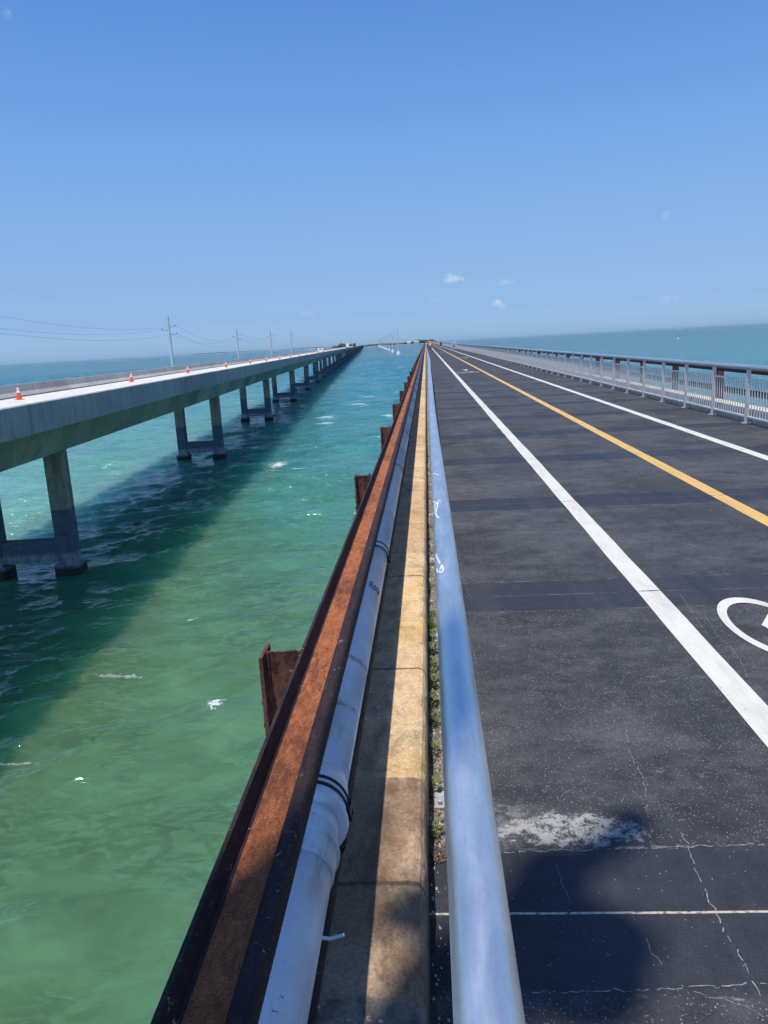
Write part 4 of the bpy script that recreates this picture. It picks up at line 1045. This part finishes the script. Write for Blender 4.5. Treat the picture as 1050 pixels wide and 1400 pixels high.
# ------------------------------------------------------------------ people, sign, bin on the path
def skinned(name, nodes, edges, mat, parent, root=0, sub=2):
    me = bpy.data.meshes.new(name); me.from_pydata([n_[0] for n_ in nodes], edges, []); me.materials.append(mat)
    o = bpy.data.objects.new(name, me); COL.objects.link(o)
    if parent: o.parent = parent
    md = o.modifiers.new('skin', 'SKIN'); md.use_smooth_shade = True
    sv = me.skin_vertices[0].data
    for i, n_ in enumerate(nodes): sv[i].radius = (n_[1], n_[1] if len(n_) < 3 else n_[2])
    sv[root].use_root = True
    ms = o.modifiers.new('sub', 'SUBSURF'); ms.levels = ms.render_levels = sub
    return o
def figure(root, J, shirt, shorts, hat, hair):
    """J: joint positions; body one skin, clothes its children"""
    nodes = [(J['pelvis'], .135, .11), (J['waist'], .12, .10), (J['chest'], .155, .11), (J['neck'], .055), (J['chin'], .055), (J['head'], .085, .095), (J['crown'], .07)]
    edges = [(0, 1), (1, 2), (2, 3), (3, 4), (4, 5), (5, 6)]
    for s_ in ('l', 'r'):
        i = len(nodes)
        nodes += [(J['sh_' + s_], .058), (J['el_' + s_], .042), (J['wr_' + s_], .028), (J['pa_' + s_], .036, .016)]
        edges += [(2, i), (i, i + 1), (i + 1, i + 2), (i + 2, i + 3)]
        pa = Vector(J['pa_' + s_]); d = (pa - Vector(J['wr_' + s_])).normalized(); sd = d.cross(Vector((0, 0, 1))); sd = (sd if sd.length > .1 else Vector((1, 0, 0))).normalized()
        dn = Vector((0, 0, -1)) if abs(d.z) < .7 else Vector((0, 1, 0))
        for f_, ln in ((-.030, .055), (-.010, .072), (.010, .076), (.030, .068)):
            j = len(nodes); a = pa + d * .025 + sd * f_; nodes += [(tuple(a), .0085), (tuple(a + d * ln * .5 + dn * .010), .008), (tuple(a + d * ln * .7 + dn * .035), .0075)]
            edges += [(i + 3, j), (j, j + 1), (j + 1, j + 2)]
        j = len(nodes); a = pa - sd * .035 - d * .01; nodes += [(tuple(a), .010), (tuple(a - sd * .015 + d * .035 + dn * .02), .009)]; edges += [(i + 3, j), (j, j + 1)]
        k = len(nodes)
        nodes += [(J['hip_' + s_], .095), (J['kn_' + s_], .060), (J['an_' + s_], .040), (J['toe_' + s_], .038)]
        edges += [(0, k), (k, k + 1), (k + 1, k + 2), (k + 2, k + 3)]
    b_ = skinned('body', nodes, edges, M['skin'], root, 0, 1)
    V = lambda a, c, t: tuple(Vector(J[a]).lerp(Vector(J[c]), t))
    sn = [(J['waist'], .15, .125), (J['chest'], .18, .13), (V('chest', 'neck', .75), .075), (J['pelvis'], .15, .125)]
    se = [(0, 1), (1, 2), (3, 0)]
    for s_ in ('l', 'r'):
        i = len(sn); sn += [(J['sh_' + s_], .078), (V('sh_' + s_, 'el_' + s_, .75), .064)]; se += [(1, i), (i, i + 1)]
    skinned('shirt', sn, se, shirt, b_, 0, 1)
    pn = [(J['pelvis'], .152, .13)]; pe = []
    for s_ in ('l', 'r'):
        i = len(pn); pn += [(J['hip_' + s_], .115), (V('hip_' + s_, 'kn_' + s_, .8), .088)]; pe += [(0, i), (i, i + 1)]
    skinned('shorts', pn, pe, shorts, b_, 0, 1)
    hd = Vector(J['head']); q = MB()
    if hat:
        q.tube([hd + Vector((0, 0, .035)), hd + Vector((0, 0, .038)), hd + Vector((0, 0, .045)), hd + Vector((0, 0, .12)), hd + Vector((0, 0, .155))], [.15, .15, .105, .10, .05], 16); q.build('hat', hat, b_)
    q = MB(); q.ellip(hd + Vector((0, -.02, .015)), (.092, .092, .105)); q.build('hair', hair, b_)
    q = MB(); q.ellip(hd + Vector((0, .085, -.01)), (.014, .022, .02), 8, 6); q.build('nose', M['skin'], b_)
    for s_, nm in (('l', 'shoe'), ('r', 'shoe')):
        t_ = Vector(J['toe_' + s_]); a_ = Vector(J['an_' + s_]); q = MB(); q.ellip(a_.lerp(t_, .6) + Vector((0, 0, -.02)), (.05, .13, .045), 10, 6); q.build(nm, M['white_cloth'], b_)
    return b_
def cyclist(x, y, shirt, shorts, hat, label, blabel, rz=0, mir=1):
    bk = empty('bicycle', (x, y, .006), rz, label=blabel, cat='bicycle', group='bicycles ridden along the left side of the path')
    for yy_ in (-.52, .55):
        q = MB(); n_ = 28; rim = [(0, yy_ + .335 * math.cos(6.2832 * k / n_), .35 + .335 * math.sin(6.2832 * k / n_)) for k in range(n_ + 1)]
        q.tube(rim, .020, 6, False); o = q.build('wheel', M['tyre'], bk)
        q = MB()
        for k in range(10):
            a = 6.2832 * k / 10; q.tube([(0, yy_, .35), (0, yy_ + .32 * math.cos(a), .35 + .32 * math.sin(a))], .003, 4)
        q.build('spokes', M['galv_panel'], o)
    q = MB(); bb, st, hs, hb = (0, -.07, .30), (0, -.20, .82), (0, .38, .80), (0, .36, .92)
    for a, b_ in ((bb, st), (st, hs), (bb, (0, .40, .68)), ((0, .40, .68), hs), (st, (0, -.52, .35)), (bb, (0, -.52, .35)), ((0, .40, .68), (0, .55, .35)), (hs, hb)): q.tube([a, b_], .018, 6)
    q.build('frame', M['bike'], bk)
    q = MB(); q.tube([(-.30, .28, 1.02), (-.18, .36, 1.0), (0, .37, .95), (.18, .36, 1.0), (.30, .28, 1.02)], .014, 6); q.build('handlebar', M['bin'], bk)
    q = MB(); q.ellip((0, -.22, .90), (.08, .13, .035)); q.tube([(0, -.2, .82), (0, -.21, .88)], .014, 6); q.build('saddle', M['tyre'], bk)
    for s_, z_, y_ in ((1, .17, -.07), (-1, .43, -.07)):
        q = MB(); q.tube([(s_ * .06, -.07, .30), (s_ * .06, y_, z_ )], .010, 6); q.box(min(s_ * .07, s_ * .17), max(s_ * .07, s_ * .17), y_ - .04, y_ + .04, z_ - .012, z_ + .012); q.build('pedal', M['tyre'], bk)
    root = empty('person', (x, y, .006), rz, label=label, cat='person', group='cyclists riding away along the left side')
    J = dict(pelvis=(0, -.24, 1.00), waist=(0, -.20, 1.16), chest=(0, -.08, 1.40), neck=(0, .01, 1.55), chin=(0, .03, 1.61), head=(0, .05, 1.69), crown=(0, .04, 1.77),
             sh_l=(-.19, -.03, 1.46), el_l=(-.27, .12, 1.24), wr_l=(-.27, .24, 1.08), pa_l=(-.27, .29, 1.05), sh_r=(.19, -.03, 1.46), el_r=(.27, .12, 1.24), wr_r=(.27, .24, 1.08), pa_r=(.27, .29, 1.05),
             hip_l=(-.10, -.20, .95), kn_l=(-.13, .18, .86), an_l=(-.12, -.03, .52), toe_l=(-.12, .06, .47), hip_r=(.10, -.20, .95), kn_r=(.13, .12, .66), an_r=(.12, -.05, .27), toe_r=(.12, .06, .22))
    figure(root, J, shirt, shorts, hat, M['hair'])
cyclist(.14, 143.5, M['red_cloth'], M['maroon'], None, 'cyclist in a red top with dark hair riding away next to the left railing', 'red bicycle under the cyclist in the red top')
cyclist(.80, 142.0, M['pink'], M['maroon'], M['white_cloth'], 'cyclist in a pale pink shirt and white hat riding on the right of the pair', 'red bicycle under the cyclist in the pink shirt')
root = empty('person', (4.9, 470, .0), label='walker in white far off along the path near the vanishing point', cat='person')
J = dict(pelvis=(0, 0, .95), waist=(0, 0, 1.10), chest=(0, 0, 1.34), neck=(0, .0, 1.50), chin=(0, .02, 1.56), head=(0, .03, 1.64), crown=(0, .02, 1.73),
         sh_l=(-.19, 0, 1.41), el_l=(-.25, -.06, 1.14), wr_l=(-.27, .05, .92), pa_l=(-.27, .08, .85), sh_r=(.19, 0, 1.41), el_r=(.25, .02, 1.14), wr_r=(.26, .14, .95), pa_r=(.26, .18, .89),
         hip_l=(-.10, 0, .90), kn_l=(-.11, .12, .50), an_l=(-.11, .10, .09), toe_l=(-.11, .22, .05), hip_r=(.10, 0, .90), kn_r=(.11, .0, .50), an_r=(.11, -.22, .12), toe_r=(.11, -.10, .05))
figure(root, J, M['white_cloth'], M['white_cloth'], M['white_cloth'], M['hair'])

sg = empty('sign', (5.72, 162, 0), label='white framed sign board with a purple-blue panel standing against the right railing', cat='sign')
q = MB(); q.box(-.47, .47, -.03, .03, .13, 1.42); q.build('board', M['sign_white'], sg)
q = MB(); q.box(-.32, .32, -.038, -.031, .30, 1.25); pn = q.build('panel', M['sign_blue'], sg)
q = MB(); q.ellip((.04, -.042, 1.08), (.07, .004, .08), 12, 6); q.box(-.02, .10, -.043, -.039, .62, .97); q.box(-.16, -.03, -.043, -.039, .86, .96); q.box(-.02, .03, -.0435, -.0395, .40, .61); q.box(.06, .11, -.0435, -.0395, .40, .61); q.build('pictogram', M['sign_white'], pn)
for x in (-.4, .4):
    q = MB(); q.tube([(x, 0, .0), (x, .0, .13)], .03, 8); q.build('leg', M['galv_panel'], sg)
bn = empty('litter_bin', (5.75, 300, 0), label='dark litter bin against the right railing far beyond the sign board', cat='bin')
q = MB(); q.tube([(0, 0, .0), (0, 0, .1), (0, 0, 1.05)], [.27, .29, .33], 16); q.build('drum', M['bin'], bn)
q = MB(); q.tube([(0, 0, 1.051), (0, 0, 1.12), (0, 0, 1.25), (0, 0, 1.30)], [.35, .35, .25, .08], 16); q.build('lid', M['bin'], bn)

# ------------------------------------------------------------------ boat, buoy
bp_ = at_z(921, 450.6, WZ); bt = empty('motorboat', bp_, R(75), label='tiny white motorboat trailing a wake on the right horizon', cat='boat')
q = MB(); hull = []
for y, wd, zt in ((-8, 2.2, 1.6), (-3, 2.5, 1.7), (3, 2.2, 2.0), (7, 1.0, 2.5), (9, .05, 2.9)):
    hull.append([(-wd, y, zt), (-wd * .8, y, .2), (0, y, -.6), (wd * .8, y, .2), (wd, y, zt)])
for r_ in hull: q.v += r_
for a in range(4):
    for j in range(4): q.f.append((a * 5 + j, a * 5 + j + 1, a * 5 + 6 + j, a * 5 + 5 + j)); q.sm.append(False)
    q.f.append((a * 5, a * 5 + 4, a * 5 + 9, a * 5 + 5)); q.sm.append(False)
q.f.append((0, 1, 2, 3, 4)); q.sm.append(False); q.build('hull', M['buoy'], bt)
q = MB(); q.box(-1.6, 1.6, -3.5, 2.2, 2.1, 3.6); q.box(-1.8, 1.8, -5.5, 1.4, 3.65, 6.2); cb = q.build('cabin', M['buoy'], bt)
q = MB(); q.box(-1.63, 1.63, -3., 1.8, 2.7, 3.3); q.build('window', M['glass'], cb)
q = MB(); rn = random.Random(2)
for k in range(26):
    y = -9 - k * 1.9; wd = 1.4 + .05 * k; q.ellip((rn.uniform(-.6, .6), y, .1), (wd, 1.6, .9 * (1 - k / 34)), 8, 5)
tag(q.build('wake', M['buoy'], None, None), kind='stuff'); wk = bpy.data.objects[-1] if False else q
wko = [o_ for o_ in bpy.data.objects if o_.name == 'wake'][0]; wko.location = bp_; wko.rotation_euler.z = R(75)
by_ = at_z(927, 463.8, WZ); by = empty('buoy', by_, label='round white buoy floating on the sea beyond the right railing', cat='buoy')
q = MB(); q.ellip((0, 0, .5), (.95, .95, .95), 16, 10); q.build('float', M['buoy'], by)
q = MB(); q.tube([(0, 0, 1.4), (0, 0, 1.9)], .15, 8); q.build('mooring_eye', M['insul'], by)

# ------------------------------------------------------------------ far shore
def shore(name, px0, px1, Y, h0, h1, label=None, seed=1, depth=260, bumps=8, mound=0):
    """island: sand shelf with a mangrove wood on it"""
    rn = random.Random(seed)
    x0 = pix(px0, 470).x / pix(px0, 470).y * Y; x1 = pix(px1, 470).x / pix(px1, 470).y * Y
    q = MB(); n_ = 40; nd = 6
    for a in range(nd + 1):
        for k in range(n_ + 1):
            t = k / n_; e = min(1, t * n_ / 3, (1 - t) * n_ / 3); u = a / nd
            q.v.append((x0 + (x1 - x0) * t, Y + (depth * (u - .15)) * (.5 + .5 * e), WZ - .5 + 1.7 * min(1, u * 6) * e))
    for a in range(nd):
        for k in range(n_):
            i = a * (n_ + 1) + k; q.f.append((i, i + 1, i + n_ + 2, i + n_ + 1)); q.sm.append(False)
    tag(q.build('island', M['sand']), kind='structure')
    q = MB(); step = (x1 - x0) / 170
    nn = [rn.uniform(0, 1) for _ in range(bumps + 3)]
    for k in range(170):
        t = (k + .5) / 170; f_ = t * bumps; i = int(f_); u = f_ - i; u = u * u * (3 - 2 * u); hh = h0 + (h1 - h0) * (nn[i] * (1 - u) + nn[i + 1] * u) + mound * math.exp(-((t - .5) / .22) ** 2)
        hh *= min(1, t * 14 + .25, (1 - t) * 14 + .25)
        for j in range(5):
            s_ = hh * rn.uniform(.35, .6); c = (x0 + (x1 - x0) * t + rn.uniform(-step, step) * 1.3, Y + rn.uniform(0, 90), WZ + 1 + hh * rn.uniform(.25, 1) - s_ * .4)
            q.ellip(c, (max(s_, step) * rn.uniform(.8, 1.3), s_ * 1.2, s_ * rn.uniform(.6, 1)), 6, 4)
    for i, sm in enumerate(q.sm): q.sm[i] = False
    tag(q.build('mangrove_wood', M['leaf_far']), kind='stuff')
shore('a', 497, 598, 4100, 6, 17, seed=4)
shore('b', 453, 486, 4300, 6, 13, seed=9, mound=10)
shore('c', 262, 440, 11500, 3, 11, seed=6, bumps=6)
def far_house(px, py, Y, w_, h_, label):
    d = pix(px, py); t = Y / d.y; o = empty('house', (d.x * t, Y, WZ + 2.5), label=label, cat='house', group='white houses on the far shore')
    q = MB(); q.box(-w_ / 2, w_ / 2, 0, 12, 0, h_); q.build('wall', M['wall_white'], o)
    q = MB(); i = 0; q.v += [(-w_ / 2 - .8, -.8, h_ + .02), (w_ / 2 + .8, -.8, h_ + .02), (w_ / 2 + .8, 12.8, h_ + .02), (-w_ / 2 - .8, 12.8, h_ + .02), (-w_ / 2 + 2, 6, h_ + 3.2), (w_ / 2 - 2, 6, h_ + 3.2)]
    q.f += [(0, 1, 5, 4), (1, 2, 5), (2, 3, 4, 5), (3, 0, 4), (0, 3, 2, 1)]; q.sm += [False] * 5; q.build('roof', M['roof'], o)
    q = MB()
    for k in range(4): q.box(-w_ / 2 + w_ * (k + .3) / 4, -w_ / 2 + w_ * (k + .7) / 4, -.05, -.01, 1.5, 4.)
    q.build('window', M['glass'], o)
far_house(559, 470, 3990, 20, 7, 'low white house on the far shore, left of the other one')
far_house(569.5, 468.7, 4010, 26, 9, 'wide white house on the far shore just left of the old bridge')

hz = bpy.data.materials.new('sea_haze'); hz.use_nodes = True; nt_ = hz.node_tree; nt_.nodes.clear()
ov = nt_.nodes.new('ShaderNodeOutputMaterial'); pv = nt_.nodes.new('ShaderNodeVolumePrincipled'); nt_.links.new(pv.outputs[0], ov.inputs['Volume'])
pv.inputs['Density'].default_value = 1.3e-5; pv.inputs['Color'].default_value = (.80, .88, .97, 1); pv.inputs['Anisotropy'].default_value = .2
q = MB(); q.box(-62000, 62000, -62000, 62000, WZ - 12, TOPZ + 6); tag(q.build('haze', hz), kind='stuff')
